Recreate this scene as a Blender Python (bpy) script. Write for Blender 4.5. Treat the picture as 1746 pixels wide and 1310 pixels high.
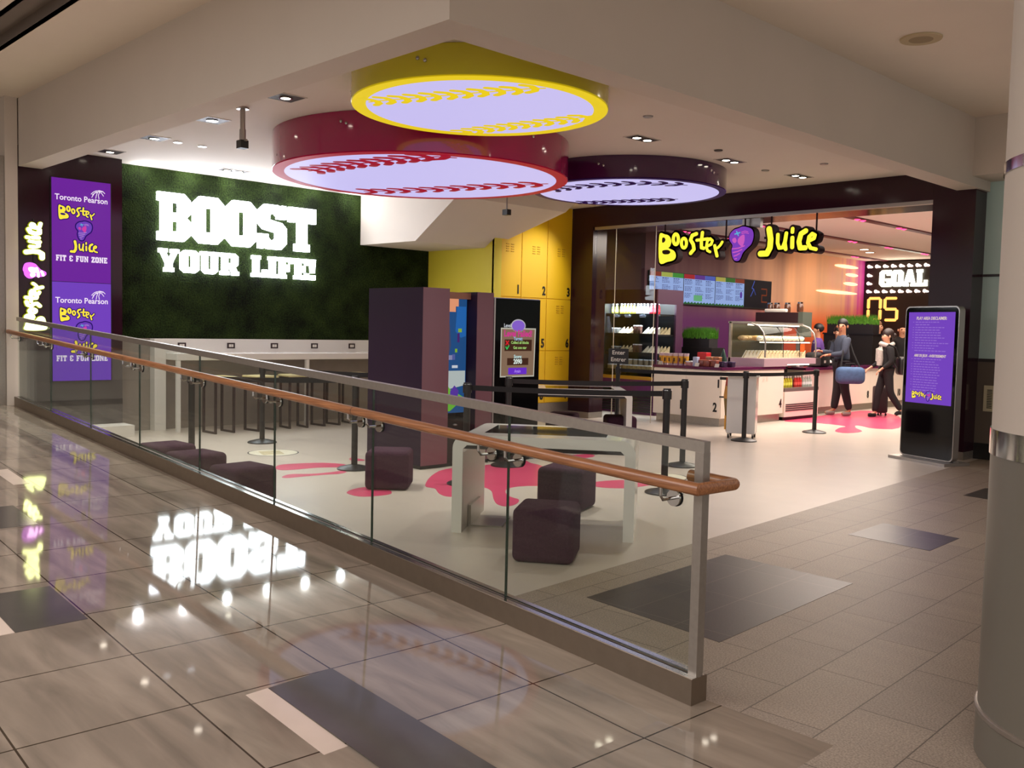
import bpy, bmesh, math, random
from mathutils import Matrix, Vector
random.seed(7)
C = bpy.context.scene
for o in list(bpy.data.objects): bpy.data.objects.remove(o)
PI = math.pi
# ---------------------------------------------------------------- camera
cam = bpy.data.cameras.new('camera'); camo = bpy.data.objects.new('camera', cam); C.collection.objects.link(camo)
cam.sensor_width = 36.0; cam.lens = 36.0 * 1601.3 / 1746.0; cam.clip_start = 0.05; cam.clip_end = 200
_y, _p, _r = (math.radians(a) for a in (-45.934, 3.417, -1.2747))
fwd = Vector((math.sin(_y)*math.cos(_p), math.cos(_y)*math.cos(_p), -math.sin(_p)))
rgt = Vector((math.cos(_y), -math.sin(_y), 0)); dwn = fwd.cross(rgt)
r2 = rgt*math.cos(_r) + dwn*math.sin(_r); d2 = -rgt*math.sin(_r) + dwn*math.cos(_r)
camo.matrix_world = Matrix(((r2.x, -d2.x, -fwd.x, 0), (r2.y, -d2.y, -fwd.y, 0), (r2.z, -d2.z, -fwd.z, 1.5), (0, 0, 0, 1)))
C.camera = camo
# ---------------------------------------------------------------- world, exposure, large lights
C.view_settings.view_transform = 'Standard'; C.view_settings.look = 'None'
C.view_settings.exposure = 0.0; C.view_settings.gamma = 1.0; C.view_settings.use_curve_mapping = False
w = bpy.data.worlds.new('world'); C.world = w; w.use_nodes = True
w.node_tree.nodes['Background'].inputs[0].default_value = (0.70, 0.66, 0.64, 1)
w.node_tree.nodes['Background'].inputs[1].default_value = 0.95
def area(name, loc, size, power, col, rot=(0, 0, 0), sy=None):
    l = bpy.data.lights.new(name, 'AREA'); l.energy = power; l.color = col; l.size = size
    if sy: l.shape = 'RECTANGLE'; l.size_y = sy
    o = bpy.data.objects.new(name, l); o.location = loc; o.rotation_euler = rot; C.collection.objects.link(o); return o
def spot(name, loc, target, power, col, ang, blend=0.6, r=0.05):
    l = bpy.data.lights.new(name, 'SPOT'); l.energy = power; l.color = col; l.spot_size = math.radians(ang); l.spot_blend = blend; l.shadow_soft_size = r
    o = bpy.data.objects.new(name, l); o.location = loc
    o.rotation_euler = (Vector(target) - Vector(loc)).to_track_quat('-Z', 'Y').to_euler(); C.collection.objects.link(o); return o
WARM = (1.0, 0.96, 0.98); NEUT = (1.0, 0.96, 0.92); COOL = (0.92, 0.94, 1.0)
area('hall_ceiling_light', (2.5, -2.5, 4.05), 5.0, 330, WARM)
area('hall_ceiling_light', (-6.5, -2.2, 4.05), 5.0, 330, WARM)
area('hall_ceiling_light', (1.0, 7.5, 4.05), 2.5, 15, WARM)
for _i in range(6):
    _l = bpy.data.lights.new('wall_washer_lamp', 'POINT'); _l.energy = 7; _l.color = COOL; _l.shadow_soft_size = 0.06
    _o = bpy.data.objects.new('wall_washer_lamp', _l); _o.location = (-12.42, 5.2+_i*0.66, 3.47); C.collection.objects.link(_o)
area('bar_ceiling_light', (-7.6, 15.5, 3.3), 3.0, 430, (1.0, 0.88, 0.78), sy=5.0)
area('bar_ceiling_light', (-7.9, 20.3, 3.3), 2.6, 100, (1.0, 0.80, 0.64), sy=3.0)
spot('locker_spot', (-9.55, 11.2, 3.5), (-10.95, 11.05, 2.3), 130, (1.0, 0.95, 0.84), 62, 0.9, .012)
spot('mural_spot', (-9.6, 20.6, 3.3), (-11.0, 21.0, 2.1), 105, (1.0, 0.72, 0.5), 120, 0.9)
spot('mural_spot', (-9.8, 18.9, 3.3), (-11.0, 18.9, 2.3), 70, (1.0, 0.78, 0.58), 110, 0.9)

# ---------------------------------------------------------------- helpers
def lin(c):
    f = lambda v: (v/12.92 if v <= 0.04045 else ((v+0.055)/1.055)**2.4)
    return tuple(f(v/255.0) for v in c) + (1.0,)
def mat(name, col, rough=0.5, metal=0.0, emit=None, es=0.0, noise=0.0, nscale=8.0, bump=0.0, bscale=60.0, spec=0.5, coat=0.0):
    m = bpy.data.materials.new(name); m.use_nodes = True; nt = m.node_tree; b = nt.nodes['Principled BSDF']
    c = lin(col); b.inputs['Base Color'].default_value = c; b.inputs['Roughness'].default_value = rough; b.inputs['Metallic'].default_value = metal
    b.inputs['Specular IOR Level'].default_value = spec; b.inputs['Coat Weight'].default_value = coat; b.inputs['Coat Roughness'].default_value = 0.05
    if emit: b.inputs['Emission Color'].default_value = lin(emit); b.inputs['Emission Strength'].default_value = es
    tc = nt.nodes.new('ShaderNodeTexCoord')
    if noise:
        n = nt.nodes.new('ShaderNodeTexNoise'); n.inputs['Scale'].default_value = nscale; n.inputs['Detail'].default_value = 4
        r = nt.nodes.new('ShaderNodeValToRGB'); r.color_ramp.elements[0].position = 0.3; r.color_ramp.elements[1].position = 0.7
        r.color_ramp.elements[0].color = tuple(v*(1-noise) for v in c[:3])+(1,); r.color_ramp.elements[1].color = tuple(min(1, v*(1+noise)) for v in c[:3])+(1,)
        nt.links.new(tc.outputs['Object'], n.inputs['Vector']); nt.links.new(n.outputs['Fac'], r.inputs[0]); nt.links.new(r.outputs[0], b.inputs['Base Color'])
    if bump:
        n2 = nt.nodes.new('ShaderNodeTexNoise'); n2.inputs['Scale'].default_value = bscale; n2.inputs['Detail'].default_value = 3
        bp = nt.nodes.new('ShaderNodeBump'); bp.inputs['Strength'].default_value = bump; bp.inputs['Distance'].default_value = 0.01
        nt.links.new(tc.outputs['Object'], n2.inputs['Vector']); nt.links.new(n2.outputs['Fac'], bp.inputs['Height']); nt.links.new(bp.outputs[0], b.inputs['Normal'])
    return m
def glass_mat(name, tint, refl=0.06, rough=0.02, gain=0.55):
    m = bpy.data.materials.new(name); m.use_nodes = True; nt = m.node_tree; nt.nodes.remove(nt.nodes['Principled BSDF'])
    t = nt.nodes.new('ShaderNodeBsdfTransparent'); t.inputs[0].default_value = tint + (1,)
    g = nt.nodes.new('ShaderNodeBsdfGlossy'); g.inputs['Roughness'].default_value = rough; g.inputs[0].default_value = (0.9, 0.95, 0.92, 1)
    f = nt.nodes.new('ShaderNodeLayerWeight'); f.inputs[0].default_value = 0.5; pw = nt.nodes.new('ShaderNodeMath'); pw.operation = 'POWER'; pw.inputs[1].default_value = 4.0
    ma = nt.nodes.new('ShaderNodeMath'); ma.operation = 'MULTIPLY_ADD'; ma.inputs[1].default_value = gain; ma.inputs[2].default_value = refl*0.5
    nt.links.new(f.outputs['Facing'], pw.inputs[0]); nt.links.new(pw.outputs[0], ma.inputs[0])
    mx = nt.nodes.new('ShaderNodeMixShader'); nt.links.new(ma.outputs[0], mx.inputs[0]); nt.links.new(t.outputs[0], mx.inputs[1]); nt.links.new(g.outputs[0], mx.inputs[2])
    nt.links.new(mx.outputs[0], nt.nodes['Material Output'].inputs[0]); return m
def emat(name, col, s): return mat(name, (0, 0, 0), 0.5, 0, col, s, spec=0.2)

BASE = {}
class MB:
    def __init__(s): s.v = []; s.f = []; s.m = []
    def add(s, v, f, mi=0):
        n = len(s.v); s.v += [tuple(p) for p in v]; s.f += [tuple(i+n for i in q) for q in f]; s.m += [mi]*len(f); return s
    def box(s, x0, x1, y0, y1, z0, z1, mi=0):
        v = [(x0,y0,z0),(x1,y0,z0),(x1,y1,z0),(x0,y1,z0),(x0,y0,z1),(x1,y0,z1),(x1,y1,z1),(x0,y1,z1)]
        return s.add(v, [(0,3,2,1),(4,5,6,7),(0,1,5,4),(1,2,6,5),(2,3,7,6),(3,0,4,7)], mi)
    def xbox(s, M, x0, x1, y0, y1, z0, z1, mi=0):
        n = len(s.v); s.box(x0, x1, y0, y1, z0, z1, mi); s.v[n:] = [tuple(M @ Vector(p)) for p in s.v[n:]]; return s
    def prism(s, pts, z0, z1, M=None, mi=0):
        n = len(pts); a = sum(pts[i][0]*pts[(i+1)%n][1]-pts[(i+1)%n][0]*pts[i][1] for i in range(n))
        if a < 0: pts = pts[::-1]
        v = [(p[0],p[1],z0) for p in pts]+[(p[0],p[1],z1) for p in pts]
        if M: v = [tuple(M @ Vector(p)) for p in v]
        return s.add(v, [tuple(range(n-1,-1,-1)), tuple(range(n,2*n))]+[(i,(i+1)%n,n+(i+1)%n,n+i) for i in range(n)], mi)
    def lathe(s, c, prof, seg=24, M=None, mi=0):          # prof: (r,z)
        v = []; f = []; k = len(prof)
        for j in range(seg):
            a = 2*PI*j/seg
            for r, z in prof: v.append((c[0]+r*math.cos(a), c[1]+r*math.sin(a), c[2]+z))
        for j in range(seg):
            b = ((j+1) % seg)*k
            for i in range(k-1): f.append((j*k+i, b+i, b+i+1, j*k+i+1))
        if prof[0][0] > 1e-6: f.append(tuple(j*k for j in range(seg-1,-1,-1)))
        if prof[-1][0] > 1e-6: f.append(tuple(j*k+k-1 for j in range(seg)))
        if M: v = [tuple(M @ Vector(p)) for p in v]
        return s.add(v, f, mi)
    def cyl(s, c, r, h, seg=24, M=None, mi=0): return s.lathe(c, [(r,0),(r,h)], seg, M, mi)
    def tube(s, path, r, seg=10, closed=False, mi=0):
        P = [Vector(p) for p in path]; v = []; f = []; n = len(P)
        for i, p in enumerate(P):
            t = (P[(i+1) % n] if (closed or i < n-1) else p) - (P[i-1] if (closed or i > 0) else p); t.normalize()
            up = Vector((0,0,1)) if abs(t.z) < 0.95 else Vector((1,0,0)); a = t.cross(up).normalized(); b = t.cross(a)
            k = 1.0
            if 0 < i < n-1 and not closed:
                d = (P[i]-P[i-1]).normalized().dot((P[i+1]-P[i]).normalized()); k = 1/max(0.5, math.sqrt((1+d)/2))
            for j in range(seg): q = 2*PI*j/seg; v.append(p + (a*math.cos(q)+b*math.sin(q))*(r[i] if isinstance(r, (list, tuple)) else r))
        for i in range(n if closed else n-1):
            for j in range(seg): f.append((i*seg+j, i*seg+(j+1)%seg, ((i+1)%n)*seg+(j+1)%seg, ((i+1)%n)*seg+j))
        if not closed: f += [tuple(range(seg-1,-1,-1)), tuple((n-1)*seg+j for j in range(seg))]
        return s.add(v, f, mi)
    def ball(s, c, r, seg=14, mi=0):
        r = (r,r,r) if not isinstance(r, (list, tuple)) else r; v = []; f = []; k = seg//2
        for i in range(k+1):
            t = PI*i/k
            for j in range(seg): a = 2*PI*j/seg; v.append((c[0]+r[0]*math.sin(t)*math.cos(a), c[1]+r[1]*math.sin(t)*math.sin(a), c[2]+r[2]*math.cos(t)))
        for i in range(k):
            for j in range(seg): f.append((i*seg+j, (i+1)*seg+j, (i+1)*seg+(j+1)%seg, i*seg+(j+1)%seg))
        return s.add(v, f, mi)
    def rbox(s, x0, x1, y0, y1, z0, z1, r, M=None, mi=0, sub=3):   # softly rounded box
        bm = bmesh.new(); bmesh.ops.create_cube(bm, size=1)
        for p in bm.verts: p.co = Vector((x0+(p.co.x+.5)*(x1-x0), y0+(p.co.y+.5)*(y1-y0), z0+(p.co.z+.5)*(z1-z0)))
        bmesh.ops.bevel(bm, geom=bm.edges[:]+bm.verts[:], offset=r, segments=sub, profile=0.5, affect='EDGES')
        if M: bm.transform(M)
        bm.verts.index_update(); s.add([p.co[:] for p in bm.verts], [[q.index for q in f.verts] for f in bm.faces], mi); bm.free(); return s
    def mesh(s, me, M, mi=0): return s.add([tuple(M @ p.co) for p in me.vertices], [tuple(f.vertices) for f in me.polygons], mi)
    def stroke(s, pts, wd, z0, z1, M, mi=0, cap=True, seg=8):     # fat 2D line with round ends, extruded
        for i in range(len(pts)-1):
            a = Vector(pts[i]); b = Vector(pts[i+1]); d = b-a; L = d.length
            if L < 1e-6: continue
            g = math.atan2(d.y, d.x); h = wd/2; q = []
            for k in range(seg+1): t = g-PI/2+PI*k/seg; q.append((b.x+h*math.cos(t), b.y+h*math.sin(t)))
            for k in range(seg+1): t = g+PI/2+PI*k/seg; q.append((a.x+h*math.cos(t), a.y+h*math.sin(t)))
            s.prism(q, z0, z1, M, mi)
        return s
    def build(s, name, m, parent=None, smooth=False, world=True, angle=40):
        me = bpy.data.meshes.new(name); v = s.v
        if parent is not None and world:
            r = parent
            while r.parent: r = r.parent
            if r.name in BASE: Mi = BASE[r.name].inverted(); v = [tuple(Mi @ Vector(p)) for p in v]
        me.from_pydata(v, [], s.f)
        for x in (m if isinstance(m, (list, tuple)) else [m]): me.materials.append(x)
        for p, i in zip(me.polygons, s.m): p.material_index = i
        me.update()
        if smooth:
            for p in me.polygons: p.use_smooth = True
            try: me.set_sharp_from_angle(angle=math.radians(angle))
            except Exception: pass
        o = bpy.data.objects.new(name, me); C.collection.objects.link(o)
        if parent is not None: o.parent = parent
        return o
def tag(o, label=None, cat=None, group=None, kind=None):
    if label: o['label'] = label
    if cat: o['category'] = cat
    if group: o['group'] = group
    if kind: o['kind'] = kind
    return o
def thing(name, label, cat, loc=(0,0,0), rz=0.0, group=None):
    o = bpy.data.objects.new(name, None); C.collection.objects.link(o); o.empty_display_size = 0.1
    o.location = loc; o.rotation_euler = (0,0,rz); BASE[o.name] = Matrix.Translation(loc) @ Matrix.Rotation(rz, 4, 'Z')
    return tag(o, label, cat, group)
def dup(root, loc, rz, label, group=None):
    r = root.copy(); C.collection.objects.link(r); r.location = loc; r.rotation_euler = (0,0,rz); r['label'] = label
    if group: r['group'] = group
    def rec(a, b):
        for ch in a.children:
            c = ch.copy(); C.collection.objects.link(c); c.parent = b; rec(ch, c)
    rec(root, r); return r
def struct(name, mb, m, parent=None, smooth=False):
    o = mb.build(name, m, parent, smooth)
    if parent is None: o['kind'] = 'structure'
    return o
def frame(o, u, v):                                    # plane frame: u right, v up, n towards the viewer
    u = Vector(u).normalized(); v = Vector(v).normalized(); n = u.cross(v)
    return Matrix(((u.x,v.x,n.x,o[0]),(u.y,v.y,n.y,o[1]),(u.z,v.z,n.z,o[2]),(0,0,0,1)))
def FX(x, y=0, z=0): return frame((x,y,z), (0,1,0), (0,0,1))     # a plane facing +x
def FY(y, x=0, z=0): return frame((x,y,z), (1,0,0), (0,0,1))     # a plane facing -y
def curve_mesh(cu):
    o = bpy.data.objects.new('tmp', cu); C.collection.objects.link(o); bpy.context.view_layer.update()
    me = bpy.data.meshes.new_from_object(o.evaluated_get(bpy.context.evaluated_depsgraph_get()))
    bpy.data.objects.remove(o); bpy.data.curves.remove(cu); return me
def text(mb, s, M, size, x=0, y=0, align='CENTER', depth=0.0, bold=0.0, sx=1.0, shear=0.0, mi=0, rot=0):
    cu = bpy.data.curves.new('txt', 'FONT'); cu.body = s; cu.size = size; cu.align_x = align; cu.align_y = 'CENTER'
    cu.extrude = depth; cu.offset = bold; cu.shear = shear; cu.resolution_u = 3
    me = curve_mesh(cu); mb.mesh(me, M @ Matrix.Translation((x,y,depth)) @ Matrix.Rotation(rot,4,'Z') @ Matrix.Diagonal((sx,1,1,1)), mi); bpy.data.meshes.remove(me); return mb
def polys(mb, loops, M, depth=0.0, mi=0):              # flat outline with holes, extruded
    cu = bpy.data.curves.new('pl', 'CURVE'); cu.dimensions = '2D'; cu.fill_mode = 'BOTH'; cu.extrude = depth
    for L in loops:
        sp = cu.splines.new('POLY'); sp.points.add(len(L)-1); sp.use_cyclic_u = True
        for p, q in zip(sp.points, L): p.co = (q[0], q[1], 0, 1)
    me = curve_mesh(cu); mb.mesh(me, M @ Matrix.Translation((0,0,depth)), mi); bpy.data.meshes.remove(me); return mb
SLAB = {
'O': (7, [[(1.5,0),(5.5,0),(7,1.5),(7,8.5),(5.5,10),(1.5,10),(0,8.5),(0,1.5)],[(2.7,2.4),(4.3,2.4),(4.3,7.6),(2.7,7.6)]]),
'B': (7, [[(0,0),(5.6,0),(7,1.3),(7,4.2),(6.2,5),(7,5.8),(7,8.7),(5.6,10),(0,10),(0,8.2),(.7,8.2),(.7,1.8),(0,1.8)],[(3,2),(4.4,2),(4.4,4.1),(3,4.1)],[(3,5.9),(4.4,5.9),(4.4,8),(3,8)]]),
'S': (7, [[(0,0),(1.2,0),(1.6,.5),(2.2,0),(5.6,0),(7,1.4),(7,4.8),(5.8,6),(2.7,6.6),(2.7,7.6),(3.2,8),(4,8),(4.6,7.4),(4.6,6.9),(6.8,6.9),(6.8,10),(5.7,10),(5.3,9.5),(4.8,10),(1.5,10),(0,8.6),(0,5.6),(1.2,4.4),(4.3,3.8),(4.3,2.5),(3.8,2),(2.9,2),(2.3,2.6),(2.3,3.3),(0,3.3)]]),
'T': (7, [[(1.6,0),(5.4,0),(5.4,1.7),(4.7,1.7),(4.7,8),(5.3,8),(5.3,6.6),(7,6.6),(7,10),(0,10),(0,6.6),(1.7,6.6),(1.7,8),(2.3,8),(2.3,1.7),(1.6,1.7)]]),
'Y': (7.4, [[(1.9,0),(5.5,0),(5.5,1.7),(4.9,1.7),(4.9,3.8),(6.7,8.3),(7.4,8.3),(7.4,10),(4.4,10),(4.4,8.3),(4.9,8.3),(3.7,5.4),(2.5,8.3),(3,8.3),(3,10),(0,10),(0,8.3),(.7,8.3),(2.5,3.8),(2.5,1.7),(1.9,1.7)]]),
'U': (7.2, [[(2,0),(5.2,0),(6.6,1.4),(6.6,8.3),(7.2,8.3),(7.2,10),(3.9,10),(3.9,8.3),(4.4,8.3),(4.4,2.4),(4,2),(3.2,2),(2.8,2.4),(2.8,8.3),(3.3,8.3),(3.3,10),(0,10),(0,8.3),(.6,8.3),(.6,1.4)]]),
'R': (7.3, [[(0,0),(3.3,0),(3.3,1.7),(2.9,1.7),(2.9,3.6),(3.6,3.6),(4.6,1.7),(4.6,0),(7.3,0),(7.3,1.7),(6.7,1.7),(5.9,3.7),(7,4.8),(7,8.7),(5.6,10),(0,10),(0,8.3),(.6,8.3),(.6,1.7),(0,1.7)],[(2.9,5.5),(4.6,5.5),(4.6,8),(2.9,8)]]),
'L': (6.4, [[(0,0),(6.4,0),(6.4,3.6),(4.7,3.6),(4.7,1.9),(3,1.9),(3,8.3),(3.6,8.3),(3.6,10),(0,10),(0,8.3),(.6,8.3),(.6,1.7),(0,1.7)]]),
'I': (3.6, [[(0,0),(3.6,0),(3.6,1.7),(3,1.7),(3,8.3),(3.6,8.3),(3.6,10),(0,10),(0,8.3),(.6,8.3),(.6,1.7),(0,1.7)]]),
'F': (6.5, [[(0,0),(3.6,0),(3.6,1.7),(3,1.7),(3,4.1),(3.6,4.1),(3.6,3.3),(4.9,3.3),(4.9,6.7),(3.6,6.7),(3.6,5.9),(3,5.9),(3,8.1),(5,8.1),(5,7.2),(6.5,7.2),(6.5,10),(0,10),(0,8.3),(.6,8.3),(.6,1.7),(0,1.7)]]),
'E': (6.5, [[(0,0),(6.5,0),(6.5,3.1),(5,3.1),(5,1.9),(3,1.9),(3,4.2),(3.6,4.2),(3.6,3.5),(4.8,3.5),(4.8,6.5),(3.6,6.5),(3.6,5.8),(3,5.8),(3,8.1),(5,8.1),(5,6.9),(6.5,6.9),(6.5,10),(0,10),(0,8.3),(.6,8.3),(.6,1.7),(0,1.7)]]),
'!': (2.4, [[(.4,3.4),(2,3.4),(2.4,10),(0,10)],[(.1,0),(2.3,0),(2.3,2.3),(.1,2.3)]]),
'G': (7.2, [[(1.5,0),(7.2,0),(7.2,4.9),(3.7,4.9),(3.7,3.3),(4.6,3.3),(4.6,2),(3,2),(2.6,2.4),(2.6,7.6),(3,8),(4,8),(4.5,7.5),(4.5,6.8),(7,6.8),(7,10),(5.8,10),(5.4,9.5),(4.9,10),(1.5,10),(0,8.5),(0,1.5)]]),
'A': (7.6, [[(0,0),(3,0),(3,1.7),(2.5,1.7),(2.8,2.6),(4.8,2.6),(5.1,1.7),(4.6,1.7),(4.6,0),(7.6,0),(7.6,1.7),(7,1.7),(4.9,10),(2.7,10),(.6,1.7),(0,1.7)],[(3.2,4.4),(4.4,4.4),(3.8,7)]]),
'N': (7.8, [[(0,0),(3.2,0),(3.2,1.7),(2.6,1.7),(2.6,6.3),(5.4,0),(7.2,0),(7.2,8.3),(7.8,8.3),(7.8,10),(4.6,10),(4.6,8.3),(5.2,8.3),(5.2,4.2),(2.5,10),(0,10),(0,8.3),(.6,8.3),(.6,1.7),(0,1.7)]]),
'Z': (6.5, [[(0,0),(6.5,0),(6.5,3.1),(4.8,3.1),(4.8,1.9),(3.2,1.9),(6.5,8.2),(6.5,10),(.2,10),(.2,6.9),(1.9,6.9),(1.9,8.1),(3.4,8.1),(0,1.8)]]),
'&': (6.2, [[(1.4,0),(4.8,0),(6.2,1.4),(6.2,3.4),(4.2,3.4),(4.2,2),(2.2,2),(2.2,4.2),(3.6,4.2),(3.6,5.8),(2.2,5.8),(2.2,8),(4.2,8),(4.2,6.8),(6.2,6.8),(6.2,8.6),(4.8,10),(1.4,10),(0,8.6),(0,5.9),(.9,5),(0,4.1),(0,1.4)]]),
' ': (4.2, [])}
def slab(mb, s, M, x, y, wid, hgt, depth=0.0, gap=0.7, mi=0, each=None):
    tot = sum(SLAB[c][0] for c in s)+gap*(len(s)-1); kx = wid/tot; ky = hgt/10; X = x
    for c in s:
        wd, lp = SLAB[c]
        if lp:
            T = MB() if each else mb
            polys(T, [[(p[0]*kx, p[1]*ky) for p in L] for L in lp], M @ Matrix.Translation((X, y, 0)), depth, mi)
            if each: each(c, T)
        X += (wd+gap)*kx
    return mb
# ---------------------------------------------------------------- materials
def stone(name, c1, c2, grout, bw, rh, off, loc, rz, rough, streak=0.12, speck=0.0, mortar=0.004):
    m = bpy.data.materials.new(name); m.use_nodes = True; nt = m.node_tree; b = nt.nodes['Principled BSDF']; L = nt.links.new
    tc = nt.nodes.new('ShaderNodeTexCoord'); mp = nt.nodes.new('ShaderNodeMapping'); mp.vector_type = 'TEXTURE'
    mp.inputs['Location'].default_value = loc; mp.inputs['Rotation'].default_value = (0, 0, rz); L(tc.outputs['Object'], mp.inputs[0])
    br = nt.nodes.new('ShaderNodeTexBrick'); br.offset = off; br.inputs['Scale'].default_value = 1; br.inputs['Brick Width'].default_value = bw; br.inputs['Row Height'].default_value = rh
    br.inputs['Mortar Size'].default_value = mortar; br.inputs['Mortar Smooth'].default_value = 0.1; br.inputs['Bias'].default_value = 0
    br.inputs['Color1'].default_value = lin(c1); br.inputs['Color2'].default_value = lin(c2); br.inputs['Mortar'].default_value = lin(grout); L(mp.outputs[0], br.inputs[0])
    m2 = nt.nodes.new('ShaderNodeMapping'); m2.inputs['Scale'].default_value = (0.9, 5.0, 1); m2.inputs['Rotation'].default_value = (0, 0, -rz-0.35); L(tc.outputs['Object'], m2.inputs[0])
    n = nt.nodes.new('ShaderNodeTexNoise'); n.inputs['Scale'].default_value = 1.6; n.inputs['Detail'].default_value = 6; n.inputs['Distortion'].default_value = 0.5; L(m2.outputs[0], n.inputs[0])
    r = nt.nodes.new('ShaderNodeValToRGB'); r.color_ramp.elements[0].position = 0.3; r.color_ramp.elements[1].position = 0.72
    r.color_ramp.elements[0].color = (1-streak,)*3+(1,); r.color_ramp.elements[1].color = (1+streak,)*3+(1,); L(n.outputs['Fac'], r.inputs[0])
    mx = nt.nodes.new('ShaderNodeMix'); mx.data_type = 'RGBA'; mx.blend_type = 'MULTIPLY'; mx.inputs[0].default_value = 1; L(br.outputs['Color'], mx.inputs[6]); L(r.outputs[0], mx.inputs[7]); out = mx.outputs[2]
    if speck:
        v = nt.nodes.new('ShaderNodeTexNoise'); v.inputs['Scale'].default_value = 130; v.inputs['Detail'].default_value = 4; L(tc.outputs['Object'], v.inputs[0])
        r2_ = nt.nodes.new('ShaderNodeValToRGB'); r2_.color_ramp.elements[0].position = 0.36; r2_.color_ramp.elements[1].position = 0.62
        r2_.color_ramp.elements[0].color = (1-speck,)*3+(1,); r2_.color_ramp.elements[1].color = (1+speck*0.5,)*3+(1,); L(v.outputs['Fac'], r2_.inputs[0])
        m3 = nt.nodes.new('ShaderNodeMix'); m3.data_type = 'RGBA'; m3.blend_type = 'MULTIPLY'; m3.inputs[0].default_value = 1; L(out, m3.inputs[6]); L(r2_.outputs[0], m3.inputs[7]); out = m3.outputs[2]
    L(out, b.inputs['Base Color']); b.inputs['Roughness'].default_value = rough; b.inputs['Specular IOR Level'].default_value = 0.3; return m
RZ = math.radians(180-2.2)
M_marble = stone('walkway_marble', (156,143,128), (146,133,119), (62,52,42), 0.602, 0.605, 0.0, (-3.297, 2.165, 0), math.radians(-2.2), 0.045, 0.3)
M_granite = stone('pale_granite', (166,150,132), (158,143,127), (100,88,76), 0.62, 0.31, 0.5, (-3.0, 5.4, 0), math.radians(92.7), 0.46, 0.05, 0.34, 0.003)
M_dkgranite = stone('dark_granite', (74,66,60), (70,62,56), (104,94,84), 0.62, 0.31, 0.0, (-3.42, 3.93, 0), math.radians(92.7), 0.36, 0.05, 0.2, 0.003)
M_dktile = mat('charcoal_tile', (88,84,80), 0.12, noise=0.12, nscale=3, spec=0.25); M_cream = mat('cream_tile', (228,210,194), 0.14, noise=0.05, nscale=4)
M_vinyl = mat('pale_grey_vinyl_floor', (204,192,178), 0.3, noise=0.03, nscale=3)
M_pink = mat('pink_floor_vinyl', (214,76,112), 0.3); M_decal = mat('white_decal', (225,218,195), 0.4)
M_plaster = mat('painted_plaster', (208,196,182), 0.8, noise=0.015, nscale=2); M_ceil = mat('ceiling_paint', (214,204,192), 0.85, noise=0.01, nscale=2)
M_cove = mat('grey_cove_paint', (130,118,108), 0.8)
def grass_mat():
    m = mat('moss_green_wall', (62,84,38), 0.95, spec=0.1); nt = m.node_tree; b = nt.nodes['Principled BSDF']; L = nt.links.new
    tc = nt.nodes.new('ShaderNodeTexCoord'); n = nt.nodes.new('ShaderNodeTexNoise'); n.inputs['Scale'].default_value = 45; n.inputs['Detail'].default_value = 6; L(tc.outputs['Object'], n.inputs[0])
    n3 = nt.nodes.new('ShaderNodeTexNoise'); n3.inputs['Scale'].default_value = 3; n3.inputs['Detail'].default_value = 5; L(tc.outputs['Object'], n3.inputs[0])
    ad = nt.nodes.new('ShaderNodeMath'); ad.operation = 'MULTIPLY'; L(n.outputs['Fac'], ad.inputs[0]); L(n3.outputs['Fac'], ad.inputs[1])
    r = nt.nodes.new('ShaderNodeValToRGB'); r.color_ramp.elements[0].position = 0.13; r.color_ramp.elements[1].position = 0.42
    r.color_ramp.elements[0].color = lin((12,16,7)); r.color_ramp.elements[1].color = lin((50,66,28)); L(ad.outputs[0], r.inputs[0]); L(r.outputs[0], b.inputs['Base Color'])
    bp = nt.nodes.new('ShaderNodeBump'); bp.inputs['Strength'].default_value = 1; bp.inputs['Distance'].default_value = 0.03; L(n.outputs['Fac'], bp.inputs['Height']); L(bp.outputs[0], b.inputs['Normal']); return m
M_moss = grass_mat()
M_plum = mat('dark_plum_laminate', (52,30,44), 0.22, coat=0.3); M_plumd = mat('plum_black_gloss', (44,16,28), 0.14, spec=0.4)
M_greypan = mat('grey_wall_panel', (92,86,84), 0.35, noise=0.05, nscale=3); M_greyd = mat('dark_grey_strip', (52,46,46), 0.4)
M_greytile = mat('grey_stone_tile', (150,140,130), 0.25, noise=0.1, nscale=3)
M_white = mat('white_gloss_laminate', (226,222,214), 0.25, coat=0.3); M_whitem = mat('white_matt', (222,216,206), 0.6)
M_yellow = mat('yellow_locker_paint', (236,190,30), 0.35); M_yelside = mat('lime_yellow_paint', (222,204,60), 0.5)
M_steel = mat('brushed_steel', (168,160,150), 0.38, 0.75, noise=0.05, nscale=40); M_steeld = mat('satin_steel_base', (146,132,116), 0.42, 0.9, noise=0.04, nscale=20); M_chrome = mat('polished_chrome', (190,188,184), 0.12, 1.0)
M_alu = mat('aluminium', (170,164,158), 0.35, 0.8)
M_glass = glass_mat('railing_glass', (0.93, 0.96, 0.93)); M_clear = glass_mat('clear_glass', (0.97, 0.98, 0.98), 0.03, 0.02, 0.25); M_edge = mat('glass_edge', (40,58,50), 0.2)
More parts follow.
